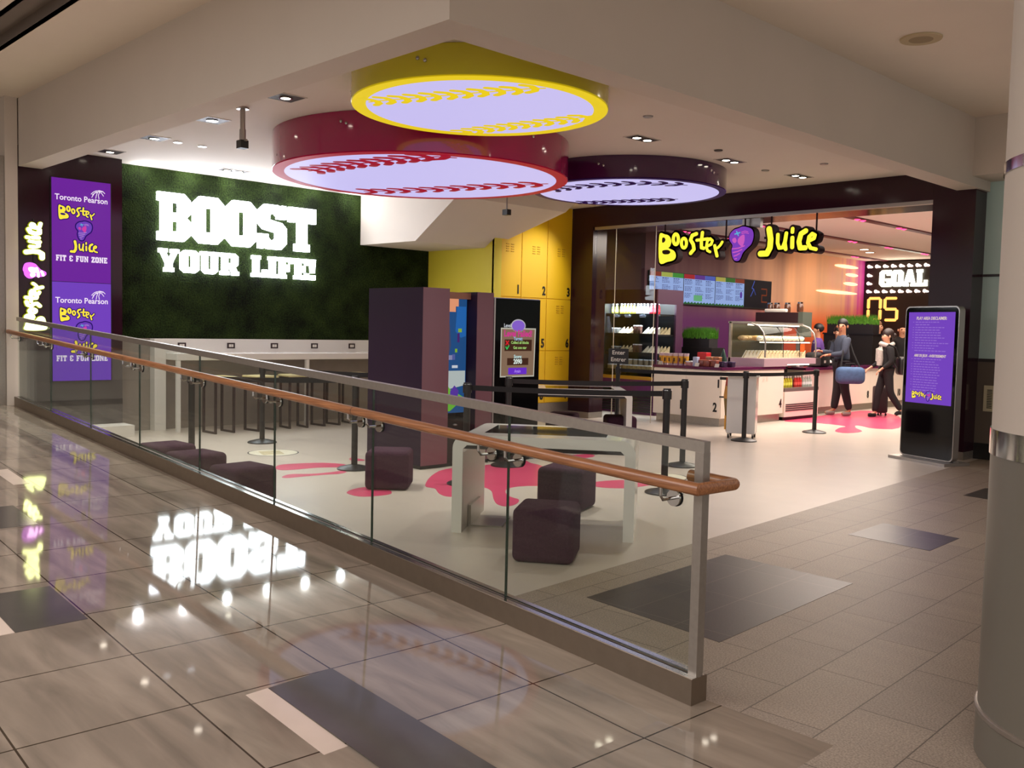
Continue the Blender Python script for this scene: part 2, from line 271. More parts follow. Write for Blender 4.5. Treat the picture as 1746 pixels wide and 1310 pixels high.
def wood():
    m = mat('oiled_oak', (150,92,56), 0.32, coat=0.2); nt = m.node_tree; b = nt.nodes['Principled BSDF']; L = nt.links.new
    tc = nt.nodes.new('ShaderNodeTexCoord'); mp = nt.nodes.new('ShaderNodeMapping'); mp.inputs['Scale'].default_value = (1.2, 40, 40); L(tc.outputs['Object'], mp.inputs[0])
    n = nt.nodes.new('ShaderNodeTexNoise'); n.inputs['Scale'].default_value = 3; n.inputs['Detail'].default_value = 5; L(mp.outputs[0], n.inputs[0])
    r = nt.nodes.new('ShaderNodeValToRGB'); r.color_ramp.elements[0].position = 0.3; r.color_ramp.elements[1].position = 0.7; r.color_ramp.elements[0].color = lin((134,84,52)); r.color_ramp.elements[1].color = lin((186,126,82)); L(n.outputs['Fac'], r.inputs[0]); L(r.outputs[0], b.inputs['Base Color']); return m
M_wood = wood(); M_birch = mat('pale_birch_ply', (222,206,150), 0.4, noise=0.05, nscale=10)
M_fabric = mat('plum_wool_fabric', (70,43,58), 0.95, noise=0.15, nscale=60, bump=0.3, bscale=300, spec=0.15)
M_black = mat('black_powder_coat', (30,27,26), 0.4); M_belt = mat('black_webbing', (22,19,20), 0.8); M_blackg = mat('black_glass', (8,7,8), 0.06, spec=0.3); M_rubber = mat('black_rubber', (20,20,20), 0.7)
M_stoolleg = mat('brown_black_metal', (52,36,34), 0.4)
E_white = emat('white_sign_light', (240,244,255), 12.0); E_disc = emat('lavender_lightbox', (198,190,240), 1.0)
E_lamp = emat('downlight_lamp', (255,240,220), 14.0); E_lampw = emat('warm_lamp', (255,224,190), 12.0)
M_drumy = mat('yellow_drum', (216,206,50), 0.22, coat=0.3); M_drumr = mat('crimson_drum', (160,14,78), 0.12, coat=0.6); M_drump = mat('violet_drum', (64,22,66), 0.12, coat=0.6)
E_rimy = emat('yellow_lightbox_print', (246,214,30), 0.85); E_rimr = emat('crimson_lightbox_print', (200,30,60), 0.55); E_rimp = emat('violet_lightbox_print', (62,26,92), 0.4)
E_vio = emat('violet_screen', (112,62,186), 1.0); E_viod = emat('deep_violet_screen', (112,34,160), 0.9)
E_txt = emat('white_screen_text', (236,220,240), 1.1); E_yel = emat('yellow_screen_text', (250,224,60), 1.1); E_mag = emat('magenta_screen_text', (214,60,170), 0.9); E_teal = emat('teal_screen_text', (90,190,220), 0.9); E_navy = emat('navy_screen_shadow', (50,24,120), 0.7); E_lil = emat('lilac_screen_text', (186,140,214), 0.9)
E_signy = emat('yellow_sign_face', (250,240,60), 1.1); M_signret = mat('dark_sign_return', (42,18,24), 0.7, spec=0.2)
E_berry = emat('violet_sign_face', (128,60,190), 0.9); E_pinkf = emat('pink_sign_face', (205,90,190), 0.95)
E_wy = emat('overexposed_yellow_letter', (250,255,170), 7.0); E_wp = emat('overexposed_pink_letter', (255,190,250), 5.0); M_haloy = mat('olive_letter_return', (120,126,20), 0.4, emit=(190,200,30), es=0.5)
# ---------------------------------------------------------------- setting
UR = Vector((-0.99910, 0.04245, 0)); NR = Vector((0.04245, 0.99910, 0)); E0 = Vector((-2.129, 3.099, 0)); S = 0.043; X0 = -2.13
def rampz(x): return max(0.0, S*(X0-x))
f = MB()
def ramp_poly(pts, t, up):                       # slab following the ramp
    n = len(pts); v = [(x, y, rampz(x)+up) for x, y in pts]+[(x, y, rampz(x)+up-t) for x, y in pts]
    return v, [tuple(range(n)), tuple(range(2*n-1, n-1, -1))]+[(i, n+i, n+(i+1)%n, (i+1)%n) for i in range(n)]
cy = lambda x: 3.17+(X0-x)*0.0425
floor = MB(); floor.add(*ramp_poly([(-15,-8),(-2.13,-8),(-2.13,cy(-2.13)),(-12.3,cy(-12.3)),(-15,cy(-12.3))], 0.9, 0))
floor.prism([(-2.13,-8),(-1.57,-8),(-1.57,3.2),(-2.13,3.2)], -0.2, 0).prism([(-1.57,-8),(7,-8),(7,-1),(-1.57,-1)], -0.2, 0)
fl = struct('floor_walkway', floor, M_marble); tag(fl, 'grey-brown polished marble walkway floor rising along the glass railing', 'floor')
def inlay(name, pts, m): MB().add(*ramp_poly(pts[::-1] if True else pts, 0.002, 0.0015)).build(name, m, fl)
inlay('charcoal_floor_tile', [(-3.278,1.863),(-3.299,2.171),(-1.6,2.10),(-1.6,1.79)], M_dktile)
inlay('cream_floor_strip', [(-3.272,1.762),(-3.278,1.860),(-2.685,1.838),(-2.682,1.74)], M_cream)
inlay('charcoal_floor_tile', [(-5.06,1.30),(-5.039,1.612),(-4.455,1.592),(-4.455,1.28)], M_dktile)
inlay('cream_floor_strip', [(-5.06,1.20),(-5.06,1.297),(-4.455,1.277),(-4.455,1.18)], M_cream)
inlay('charcoal_floor_tile', [(-6.95,1.72),(-6.95,1.99),(-6.35,1.965),(-6.35,1.70)], M_dktile)
inlay('cream_floor_strip', [(-8.26,2.22),(-8.28,2.333),(-7.632,2.30),(-7.632,2.19)], M_cream)
g = MB().prism([(-3.665,3.2),(-1.57,3.2),(-1.57,-1),(7,-1),(7,12.3),(-4.30,12.3)], -0.2, 0.0)
gr = struct('floor_granite', g, M_granite); tag(gr, 'speckled pale granite paving beside the railing end and the round column', 'floor')
for pts in ([(-3.419,3.928),(-3.489,5.424),(-2.576,5.403),(-2.495,3.852)], [(-3.253,6.711),(-3.277,7.356),(-2.651,7.264),(-2.627,6.667)], [(-3.375,9.29),(-3.403,9.93),(-2.7,9.9),(-2.68,9.2)]):
    MB().prism(pts, 0, 0.0015).build('dark_granite_panel', M_dkgranite, gr)
sf = struct('floor_shop', MB().prism([(-13,3.3),(-3.665,3.2),(-4.30,12.3),(-4.30,24.2),(-13,24.2)], -0.2, 0.0), M_vinyl); tag(sf, 'pale grey vinyl shop floor', 'floor')
PINK = {
'splash': [(-6.86,5.53),(-7.26,5.93),(-7.53,6.35),(-7.5,6.83),(-7.5,7.17),(-7.6,7.42),(-7.5,7.49),(-7.31,7.4),(-7.08,7.34),(-6.41,6.91),(-6.06,6.96),(-6.0,7.16),(-5.92,7.33),(-5.72,7.36),(-5.58,7.37),(-5.58,7.09),(-5.62,6.93),(-5.75,6.81),(-5.9,6.78),(-6.01,6.57),(-6.26,6.29),(-6.27,6.06),(-6.13,5.88),(-5.93,5.76),(-5.8,5.73),(-5.66,5.56),(-5.64,5.42),(-5.76,5.43),(-5.98,5.59),(-6.25,5.82),(-6.42,5.9),(-6.43,5.84),(-6.42,5.7),(-6.26,5.41),(-6.29,5.32),(-6.45,5.36),(-6.66,5.49),(-6.73,5.49)],
'oval': [(-7.4,7.92),(-7.48,8.15),(-7.48,8.37),(-7.42,8.51),(-7.31,8.48),(-7.23,8.33),(-7.26,8.12),(-7.29,7.98)],
'left1': [(-8.62,4.96),(-8.77,5.11),(-8.75,5.32),(-8.64,5.55),(-8.48,5.66),(-8.33,5.65),(-8.29,5.5),(-8.38,5.31),(-8.4,5.07),(-8.45,4.93)],
'left2': [(-8.06,4.71),(-8.17,4.87),(-8.07,5.04),(-8.04,5.23),(-8.06,5.38),(-7.97,5.4),(-7.91,5.28),(-7.95,5.1),(-7.97,4.88),(-7.98,4.73)],
'kiosk': [(-6.96,4.72),(-7.08,4.86),(-7.11,5.04),(-6.92,5.13),(-6.7,5.02),(-6.68,4.86),(-6.75,4.71)],
'behind': [(-8.76,5.97),(-8.86,6.16),(-8.75,6.05),(-8.6,6.05),(-8.52,6.0),(-8.59,5.9)],
'till': [(-8.40,14.78),(-8.42,15.37),(-8.50,16.35),(-8.55,17.31),(-8.53,18.22),(-7.6,17.52),(-6.61,15.27),(-6.81,14.8),(-7.11,14.99),(-7.22,14.99),(-7.03,14.61),(-6.71,14.16),(-6.72,13.7),(-6.96,13.77),(-7.19,14.35),(-7.27,14.72),(-7.77,14.81),(-8.2,14.56)]}
PL_ = {'splash': 'large pink splash decal on the pale floor under the nearer touch table', 'oval': 'small pink oval decal on the floor beyond the nearer touch table', 'left1': 'long pink drip decal on the floor left of the plum kiosk', 'left2': 'thin pink drip decal on the floor in front of the longer drip', 'kiosk': 'pink drip decal under the stool standing before the plum kiosk', 'behind': 'sliver of pink decal on the floor at the foot of the plum kiosk', 'till': 'pink splash decal on the floor before the till and the queueing man'}
def smooth_loop(p, k=3):
    out = []; n = len(p)
    for i in range(n):
        a, b, c, d = (Vector(p[(i+j-1) % n]) for j in range(4))
        for t in range(k): s = t/k; out.append(tuple(0.5*((2*b)+(c-a)*s+(2*a-5*b+4*c-d)*s*s+(3*b-a-3*c+d)*s**3)))
    return out
for k, p in PINK.items(): tag(MB().prism(smooth_loop(p), 0.0, 0.0012).build('floor_splash', M_pink), PL_[k], 'floor decal', 'pink splash decals on the floor')
for c, lab, a in (((-9.657,5.532), 'round white floor decal with pale lettering near the bar stools', 0), ((-5.84,7.80), 'round white floor decal behind the right end of the nearer touch table', 1)):
    d = thing('round_floor_decal', lab, 'floor decal', (c[0], c[1], 0), 0, 'round white floor decals')
    MB().cyl((c[0],c[1],0), 0.29, 0.0010, 40).build('rim', M_black, d); MB().cyl((c[0],c[1],0.0002), 0.275, 0.0012, 40).build('disc', M_decal, d)
    s = MB()
    for i in range(5): s.prism([(c[0]-.16+.06*i, c[1]-.1-.02*i), (c[0]-.12+.06*i, c[1]-.12-.02*i), (c[0]-.06+.06*i, c[1]+.12-.02*i), (c[0]-.10+.06*i, c[1]+.14-.02*i)], 0.0014, 0.0017)
    s.build('motif', mat('khaki_print', (176,160,110), 0.5), d)
# ceilings and bulkheads
struct('ceiling_shop', MB().box(-12.9,-4.55,3.85,12.3,3.55,3.68), M_ceil)
struct('ceiling_upper', MB().box(-15,7,2.82,12.4,4.1,4.2).box(-15,7,-8,2.55,4.1,4.2), mat('hall_ceiling_paint', (240,226,208), 0.85, noise=0.01, nscale=2))
struct('trim_1', MB().box(-15,7,2.50,2.87,4.2,4.35).box(-15,7,2.50,2.551,4.1,4.3).box(-15,7,2.818,2.87,4.1,4.3), M_cove)
bk = MB().prism([(-15,3.614),(-4.331,3.614),(-4.331,12.29),(-4.60,12.29),(-4.60,3.88),(-15,3.88)], 3.3, 4.1); struct('wall_bulkhead', bk, M_plaster)
struct('wall_beam_right', MB().box(-4.331,-0.5,11.7,12.3,3.42,4.1), M_plaster)
struct('wall_hall', MB().box(-15.2,-15,-8,3.9,0,4.2).box(-15,-12.62,3.61,3.7,0,3.3), mat('hall_wall', (150,136,122), 0.6))
# left wall group
struct('wall_sign', MB().box(-12.6,-12.3,3.6,4.845,1.10,3.55), M_plumd)
wl = struct('wall_sign_lower', MB().box(-12.6,-12.302,3.6,4.845,0,1.085), M_greypan)
MB().box(-12.305,-12.296,3.6,4.845,0.40,0.47).box(-12.305,-12.299,3.6,4.845,1.085,1.10).build('dark_strip', M_greyd, wl)  # dark grey strips across the wall panel
struct('door_1', MB().box(-12.62,-12.28,3.462,3.60,0.3,4.1), M_plaster)
dj = struct('door_2', MB().box(-12.45,-12.30,3.38,3.458,0.4,3.4), M_steel)
MB().box(-12.46,-12.44,2.5,3.40,0.45,3.2).build('door_glass', M_clear, dj)
struct('wall_left', MB().box(-12.9,-12.6,4.845,10.3,1.25,3.55), M_moss)
struct('wall_left_lower', MB().box(-12.9,-12.6,4.845,10.3,0,1.25), M_greytile)
tag(MB().box(-12.29,-11.95,4.25,4.86,0,0.15).build('low_plinth', M_whitem), 'low white plinth on the floor at the foot of the dark sign wall', 'plinth')
# stair soffit
so = [(-12.6,2.771),(-11.185,2.765),(-10.25,3.35),(-10.25,3.55),(-12.6,3.55)]
st = MB(); n = len(so); v = [(x,8.75,z) for x,z in so]+[(x,10.53+(z-2.98)*1.316,z) for x,z in so]
st.add(v, [tuple(range(n)), tuple(range(2*n-1,n-1,-1))]+[(i,n+i,n+(i+1)%n,(i+1)%n) for i in range(n)]); struct('ceiling_stair_soffit', st, M_ceil)
struct('wall_yellow', MB().box(-12.6,-10.944,10.15,10.3,0,2.95), M_yelside)
# lockers: one bank of numbered doors
struct('wall_locker_back', MB().box(-11.3,-11.0,10.305,11.95,0,3.55), M_yelside)
lk = thing('locker_bank', 'bank of yellow numbered locker doors between stair soffit and shop front', 'lockers', (-10.95, 10.15, 0))
MB().box(-11.0,-10.96,10.15,11.95,0.25,3.55).build('frame', M_yellow, lk); MB().box(-11.0,-10.945,10.15,11.95,0,0.25).build('kickplate', M_steel, lk)
M_num = mat('black_numeral', (20,16,12), 0.5); M_slotx = mat('shadowed_vent', (120,92,14), 0.6)
num = 1; M_vent = mat('shade_toned_louver', (206,160,30), .4)  # louvers toned darker than the doors, shadow put into their colour
for z0, z1 in ((2.005,3.54),(1.135,1.995),(0.26,1.125)):
    for i in range(3):
        y0 = 10.155+0.6*i; d = MB().rbox(-10.96,-10.945,y0+.003,y0+.592,z0,z1,0.004,sub=1).build('locker_door', M_yellow, lk)
        zz = z1-0.1 if num > 3 else 2.85
        for a in (0.24, 0.35):
            vm = MB()
            for b in range(4): vm.rbox(-10.947,-10.934,y0+a,y0+a+.065,zz-.038*b-.014,zz-.038*b,0.003,sub=1)
            vm.build('vent', M_vent, d)
        t = MB(); F = FX(-10.9445, y0+.525, z0+.115); text(t, str(num), F @ Matrix.Translation((0,0,0)), .2, bold=.006, sx=.75, depth=.004); t.build('numeral', M_num, d); num += 1
# shop front
w1 = MB().box(-10.95,-10.47,11.95,12.3,0.1,3.55).box(-4.88,-4.37,11.95,12.3,0.1,3.55).box(-10.469,-4.881,11.95,13.0,3.21,3.55)
struct('wall_shop_front', w1, M_plumd); struct('baseboard_front', MB().box(-10.95,-10.468,11.945,12.3,0,0.1).box(-4.885,-4.368,11.945,12.3,0,0.1), M_steel)
struct('trim_2', MB().box(-10.45,-4.88,11.96,12.04,3.165,3.21), M_alu)
tm = struct('trim_3', MB().box(-7.67,-7.37,12.05,12.12,3.03,3.21), M_alu)
for i, (a, b) in enumerate(((-10.46,-10.015),(-10.005,-9.2))):
    wn = struct('window_%d' % (i+1), MB().box(a,b,12.0,12.012,0.03,3.165), M_clear); MB().box(b-.004,b+.001,11.998,12.014,0.03,3.165).build('pane_edge', mat('pale_glass_edge', (190,180,160), 0.3), wn)
# bar interior
def mural():
    m = mat('sunset_mural', (120,70,60), 0.55); nt = m.node_tree; b = nt.nodes['Principled BSDF']; L = nt.links.new
    tc = nt.nodes.new('ShaderNodeTexCoord'); sp = nt.nodes.new('ShaderNodeSeparateXYZ'); L(tc.outputs['Object'], sp.inputs[0])
    mr = nt.nodes.new('ShaderNodeMapRange'); mr.inputs[1].default_value = 12.3; mr.inputs[2].default_value = 24.0; L(sp.outputs['Y'], mr.inputs[0])
    n = nt.nodes.new('ShaderNodeTexNoise'); n.inputs['Scale'].default_value = 1.0; mp = nt.nodes.new('ShaderNodeMapping'); mp.inputs['Scale'].default_value = (1,2.2,0.05); L(tc.outputs['Object'], mp.inputs[0]); L(mp.outputs[0], n.inputs[0])
    ad = nt.nodes.new('ShaderNodeMath'); ad.operation = 'MULTIPLY_ADD'; ad.inputs[1].default_value = 0.36; L(n.outputs['Fac'], ad.inputs[0]); 
    s2 = nt.nodes.new('ShaderNodeMath'); s2.operation = 'SUBTRACT'; s2.inputs[1].default_value = 0.18; L(mr.outputs[0], s2.inputs[0]); L(s2.outputs[0], ad.inputs[2])
    r = nt.nodes.new('ShaderNodeValToRGB'); e = r.color_ramp.elements; e[0].position = 0.0; e[0].color = lin((70,36,58)); e[1].position = 0.955; e[1].color = lin((200,70,170))
    for p, c in ((0.30,(92,54,64)),(0.46,(120,90,88)),(0.62,(190,148,122)),(0.78,(240,186,140)),(0.90,(246,186,150))): x = e.new(p*0.97); x.color = lin(c)
    L(ad.outputs[0], r.inputs[0])
    # lower band: plum then orange
    mz = nt.nodes.new('ShaderNodeMapRange'); mz.inputs[1].default_value = 1.75; mz.inputs[2].default_value = 2.3; L(sp.outputs['Z'], mz.inputs[0])
    r3 = nt.nodes.new('ShaderNodeValToRGB'); e3 = r3.color_ramp.elements; e3[0].position = 0.5; e3[0].color = lin((84,24,86)); e3[1].position = 0.78; e3[1].color = lin((236,104,40)); x = e3.new(0.95); x.color = lin((214,70,60)); L(mr.outputs[0], r3.inputs[0])
    mx = nt.nodes.new('ShaderNodeMix'); mx.data_type = 'RGBA'; L(mz.outputs[0], mx.inputs[0]); L(r3.outputs[0], mx.inputs[6]); L(r.outputs[0], mx.inputs[7]); L(mx.outputs[2], b.inputs['Base Color']); return m
struct('wall_bar_left', MB().box(-11.75,-11.45,12.3,24.2,0,3.46), mural())
struct('trim_5', MB().box(-11.46,-11.44,12.3,14.6,0,3.4), mat('matt_plum_panel', (46,18,32), 0.7, spec=0.2))
struct('wall_bar_back', MB().box(-11.75,-4.2,24.0,24.2,0,3.46), mat('charcoal_brown_wall', (50,38,34), 0.6))
struct('wall_bar_right', MB().box(-4.37,-4.2,12.55,24.2,0,3.46), M_plum)
struct('ceiling_bar', MB().box(-11.75,-4.2,12.6,24.2,3.46,3.56), mat('bar_ceiling_paint', (240,228,216), 0.8))
struct('wall_teal', MB().box(-4.37,-0.3,12.3,12.5,0.2,3.42), mat('teal_back_painted_glass', (196,222,214), 0.4))
tl = struct('wall_teal_lower', MB().box(-4.37,-0.3,12.285,12.301,0.2,1.22), mat('grey_brown_panel', (104,92,80), 0.4))
struct('trim_4', MB().box(-4.37,-0.3,12.28,12.302,1.21,1.25).box(-4.37,-0.3,12.28,12.302,2.26,2.29), M_greyd)
struct('baseboard_right', MB().box(-4.37,-0.3,12.27,12.5,0,0.2), M_black)
# round column
cc = (-0.785, 3.773, 0); col = struct('wall_column', MB().lathe(cc, [(.475,0),(.475,.15),(.47,.152),(.47,1.09)], 64), mat('grey_column_cladding', (116,110,98), 0.4), smooth=True)
MB().lathe((cc[0],cc[1],1.18), [(.47,0),(.47,.9)], 64).build('upper_shaft', M_plaster, col, True); MB().lathe((cc[0],cc[1],2.12), [(.47,0),(.47,1.98)], 64).build('upper_shaft', M_plaster, col, True)
for z, h in ((1.09,.09),(2.08,.04)): MB().lathe((cc[0],cc[1],z), [(.475,0),(.475,h)], 64).build('metal_band', M_chrome, col, True)
MB().lathe((cc[0],cc[1],.15), [(.474,0),(.48,.005),(.48,.02),(.474,.025)], 64).build('base_ring', M_steel, col, True)
# ---------------------------------------------------------------- glass railing
def P3(d, n, h): q = E0+UR*d+NR*n; return (q.x, q.y, rampz(q.x)+h)
def strip(mb, d0, d1, n0, n1, h0, h1, mi=0):
    v = [P3(d0,n0,h0),P3(d1,n0,h0),P3(d1,n1,h0),P3(d0,n1,h0),P3(d0,n0,h1),P3(d1,n0,h1),P3(d1,n1,h1),P3(d0,n1,h1)]
    return mb.add(v, [(0,1,2,3),(4,7,6,5),(0,4,5,1),(1,5,6,2),(2,6,7,3),(3,7,4,0)], mi)
rl = thing('glass_railing', 'long glass railing with steel base and oak handrail beside the walkway', 'railing', tuple(E0))
JD = [0.03,1.194,2.405,3.627,4.869,6.155,7.475,8.811,10.12]
b = MB(); strip(b,0,10.12,0,.1,0,.108); b.build('steel_base', M_steeld, rl)
b = MB(); strip(b,0.0,10.12,.036,.039,.108,.112); strip(b,0.0,10.12,.061,.064,.108,.112); b.build('gasket', M_rubber, rl)
b = MB(); strip(b,0.0,10.12,.004,.036,.108,.111); strip(b,0.0,10.12,.064,.096,.108,.111); b.build('cover_strip', M_chrome, rl)
for i in range(8):
    b = MB(); strip(b,JD[i]+.006,JD[i+1]-.006,.043,.057,.09,1.03); pn = b.build('glass_panel', M_glass, rl)
    if i < 7:
        b = MB(); strip(b,JD[i+1]-.0055,JD[i+1]-.001,.043,.057,.11,1.02); b.build('dark_edge', M_edge, pn)
b = MB(); strip(b,0,10.12,.03,.07,1.02,1.065); b.build('top_rail', M_steel, rl)
b = MB(); strip(b,0,.042,.028,.072,.108,1.02); b.build('end_post', M_steel, rl)
hp = [P3(d,-.06,.89) for d in (10.12,8,6,4,2,.5,-.045)]+[P3(-.045,.17,.89),P3(.17,.17,.89)]
b = MB(); b.tube(hp, .026, 18); b.build('handrail', M_wood, rl, True)
for d in (2.44, 6.2):
    q = [P3(d-.002,-.06,.89),P3(d+.002,-.06,.89)]; MB().tube(q,.0265,16).build('handrail_joint', M_stoolleg, rl, True)
for k, d in enumerate([.14]+[x+s for x in JD[1:8] for s in (-.1,.1)]+[10.0]):
    b = MB(); a = [P3(d,-.06,.868),P3(d,-.06,.835),P3(d,-.045,.815),P3(d,.03,.815)]; b.tube(a,.007,8)
    c = P3(d,.022,.815); b.tube([P3(d,.020,.815),P3(d,.032,.815)],.034,20); br = b.build('bracket', M_chrome, rl, True)
    MB().tube([P3(d,.032,.815),P3(d,.0425,.815)],.036,20).build('rubber_pad', M_rubber, br, True)
# ---------------------------------------------------------------- slogan sign on the moss wall
sg = thing('slogan_sign', 'glowing white block letters BOOST YOUR LIFE! on the green moss wall', 'sign', (-12.6, 6.65, 2.2))
SF = FX(-12.597)
def each(c, T):
    T.build('letter', E_white, sg)
slab(MB(), 'BOOST', SF, 5.42, 2.585, 2.46, 0.65, 0.035, each=each)
slab(MB(), 'YOUR LIFE!', SF, 5.44, 2.165, 2.45, 0.31, 0.03, each=each)
# ---------------------------------------------------------------- brand lettering (hand-drawn strokes, metres about the sign centre)
LOGO = {
    'B': ('poly',[[(-1.361,0.197),(-1.261,0.205),(-1.179,0.176),(-1.135,0.095),(-1.157,0.017),(-1.184,-0.01),(-1.079,-0.056),(-1.039,-0.131),(-1.073,-0.195),(-1.198,-0.222),(-1.345,-0.221)],[(-1.31,0.151),(-1.264,0.156),(-1.24,0.121),(-1.261,0.085),(-1.308,0.082)],[(-1.298,-0.044),(-1.192,-0.038),(-1.14,-0.07),(-1.175,-0.105),(-1.282,-0.097)]]),
    'o1': ('st',[(-0.999,0.116),(-1.002,0.086),(-1.011,0.061),(-1.026,0.044),(-1.044,0.039),(-1.062,0.046),(-1.079,0.064),(-1.09,0.091),(-1.095,0.121),(-1.092,0.152),(-1.083,0.177),(-1.068,0.193),(-1.05,0.198),(-1.032,0.191),(-1.015,0.173),(-1.004,0.147),(-0.999,0.116)],0.053),
    'o2': ('st',[(-0.846,0.05),(-0.849,0.022),(-0.858,-0.001),(-0.873,-0.017),(-0.89,-0.021),(-0.909,-0.015),(-0.924,0.002),(-0.936,0.026),(-0.94,0.054),(-0.938,0.082),(-0.929,0.106),(-0.914,0.121),(-0.896,0.126),(-0.878,0.119),(-0.862,0.102),(-0.851,0.078),(-0.846,0.05)],0.048),
    's': ('st',[(-0.671,0.181),(-0.744,0.161),(-0.773,0.095),(-0.721,0.025),(-0.705,-0.048),(-0.764,-0.107)],0.055),
    't': ('st',[(-0.562,0.193),(-0.577,0.067),(-0.571,-0.032),(-0.531,-0.043)],0.051),
    't2': ('st',[(-0.66,0.084),(-0.459,0.095)],0.044),
    'e': ('st',[(-0.472,-0.015),(-0.4,0.01),(-0.381,0.063),(-0.421,0.095),(-0.471,0.06),(-0.485,-0.022),(-0.461,-0.08),(-0.417,-0.1)],0.040),
    'r': ('st',[(-0.336,-0.014),(-0.316,-0.087),(-0.291,-0.166)],0.047),
    'r2': ('st',[(-0.313,-0.058),(-0.276,-0.042),(-0.235,-0.005),(-0.208,0.036)],0.037),
    'J': ('st',[(0.563,0.178),(0.593,0.034),(0.586,-0.085),(0.54,-0.165),(0.439,-0.164)],0.084),
    'u': ('st',[(0.705,0.092),(0.704,-0.023),(0.732,-0.095),(0.788,-0.091),(0.818,-0.012),(0.836,0.105)],0.051),
    'u2': ('st',[(0.836,0.105),(0.819,-0.029),(0.834,-0.116)],0.051),
    'i': ('st',[(0.931,0.036),(0.933,-0.094)],0.056),
    'idot': ('st',[(0.93,0.163),(0.928,0.116)],0.050),
    'c': ('st',[(1.129,0.121),(1.061,0.085),(1.033,-0.022),(1.055,-0.11),(1.132,-0.11)],0.069),
    'e2': ('st',[(1.175,-0.021),(1.256,0.012),(1.268,0.054),(1.228,0.076),(1.183,0.036),(1.169,-0.046),(1.211,-0.117),(1.291,-0.137)],0.050),
    'berry': ('poly',[[(0.07,0.221),(0.12,0.239),(0.191,0.231),(0.282,0.191),(0.312,0.1),(0.283,-0.011),(0.21,-0.077),(0.148,-0.135),(0.109,-0.217),(0.076,-0.251),(0.015,-0.245),(-0.025,-0.18),(-0.041,-0.092),(-0.027,-0.022),(-0.082,0.06),(-0.075,0.139),(-0.01,0.202)]]),
    'heart': ('poly',[[(0.058,0.035),(0.09,0.091),(0.161,0.122),(0.173,0.038),(0.14,-0.044),(0.091,-0.019)]]),
    'pinkl': ('poly',[[(-0.031,0.066),(0.015,0.085),(0.04,0.036),(0.012,0.008),(-0.021,0.027)]]),
    'swirl1': ('st',[(-0.025,-0.075),(0.073,-0.07),(0.172,-0.04)],0.017),
    'swirl2': ('st',[(-0.011,-0.128),(0.064,-0.117),(0.134,-0.091)],0.017),
    'swirl3': ('st',[(0.008,-0.181),(0.052,-0.169),(0.096,-0.147)],0.017),
    'swirl4': ('st',[(0.022,-0.224),(0.05,-0.218)],0.015),
    'hat1': ('st',[(0.119,0.159),(0.173,0.173),(0.224,0.16)],0.011),
    'hat2': ('st',[(0.124,0.138),(0.184,0.148),(0.235,0.135)],0.011),
    'leaf1': ('st',[(0.013,0.137),(0.093,0.154)],0.017),
    'leaf2': ('st',[(0.038,0.174),(0.069,0.113)],0.015),
}
for _k in ('B','berry','heart','pinkl'): LOGO[_k] = ('poly', [smooth_loop(q, 4) for q in LOGO[_k][1]])
BOO = ('B','o1','o2','s','t','t2','e','r','r2'); JUI = ('J','u','u2','i','idot','c','e2'); BER = ('berry','heart','pinkl','swirl1','swirl2','swirl3','swirl4','hat1','hat2','leaf1','leaf2')
def logo(mb, keys, M, z0, z1, grow=0.0, mi=0):
    for k in keys:
        e = LOGO[k]
        if e[0] == 'poly':
            if grow:
                q = e[1][0]; mb.prism(q, z0, z1, M, mi); mb.stroke(list(q)+[q[0]], grow*2, z0, z1, M, mi, seg=5)
            else: polys(mb, e[1], M @ Matrix.Translation((0,0,z0)), (z1-z0)/2, mi)
        else: mb.stroke(e[1], e[2]+2*grow, z0, z1, M, mi)
    return mb
def TR(M, x, y, s, sy=None): return M @ Matrix.Translation((x,y,0)) @ Matrix.Diagonal((s,sy or s,1,1))
E_bry = emat('violet_berry_print', (112,62,190), .9)
def flat_brand(parent, M, xb, yb, xj, yj, xg, yg, s, z=0.0):
    logo(MB(), BOO, TR(M,xb+.75*s,yb,s), z+.0006, z+.0008, .03).build('letter_shadow', E_navy, parent); logo(MB(), JUI, TR(M,xj-.9*s,yj,s), z+.0006, z+.0008, .03).build('letter_shadow', E_navy, parent)
    logo(MB(), BOO, TR(M,xb+.75*s,yb,s), z+.0010, z+.0012).build('brand_lettering', E_yel, parent); logo(MB(), JUI, TR(M,xj-.9*s,yj,s), z+.0010, z+.0012).build('brand_lettering', E_yel, parent)
    B = TR(M,xg-.05*s,yg,s*1.3); logo(MB(), ('berry',), B, z+.0004, z+.0005, .03).build('letter_shadow', E_navy, parent); x = logo(MB(), ('berry',), B, z+.0006, z+.0008).build('berry_emblem', E_bry, parent)
    logo(MB(), ('heart','pinkl'), B, z+.0010, z+.0012).build('emblem_pink', E_mag, x); logo(MB(), ('swirl1','swirl2','swirl3','swirl4','hat1','hat2'), B, z+.0010, z+.0012).build('emblem_swirl', E_lil, x); logo(MB(), ('leaf1','leaf2'), B, z+.0014, z+.0016).build('emblem_leaf', E_teal, x)
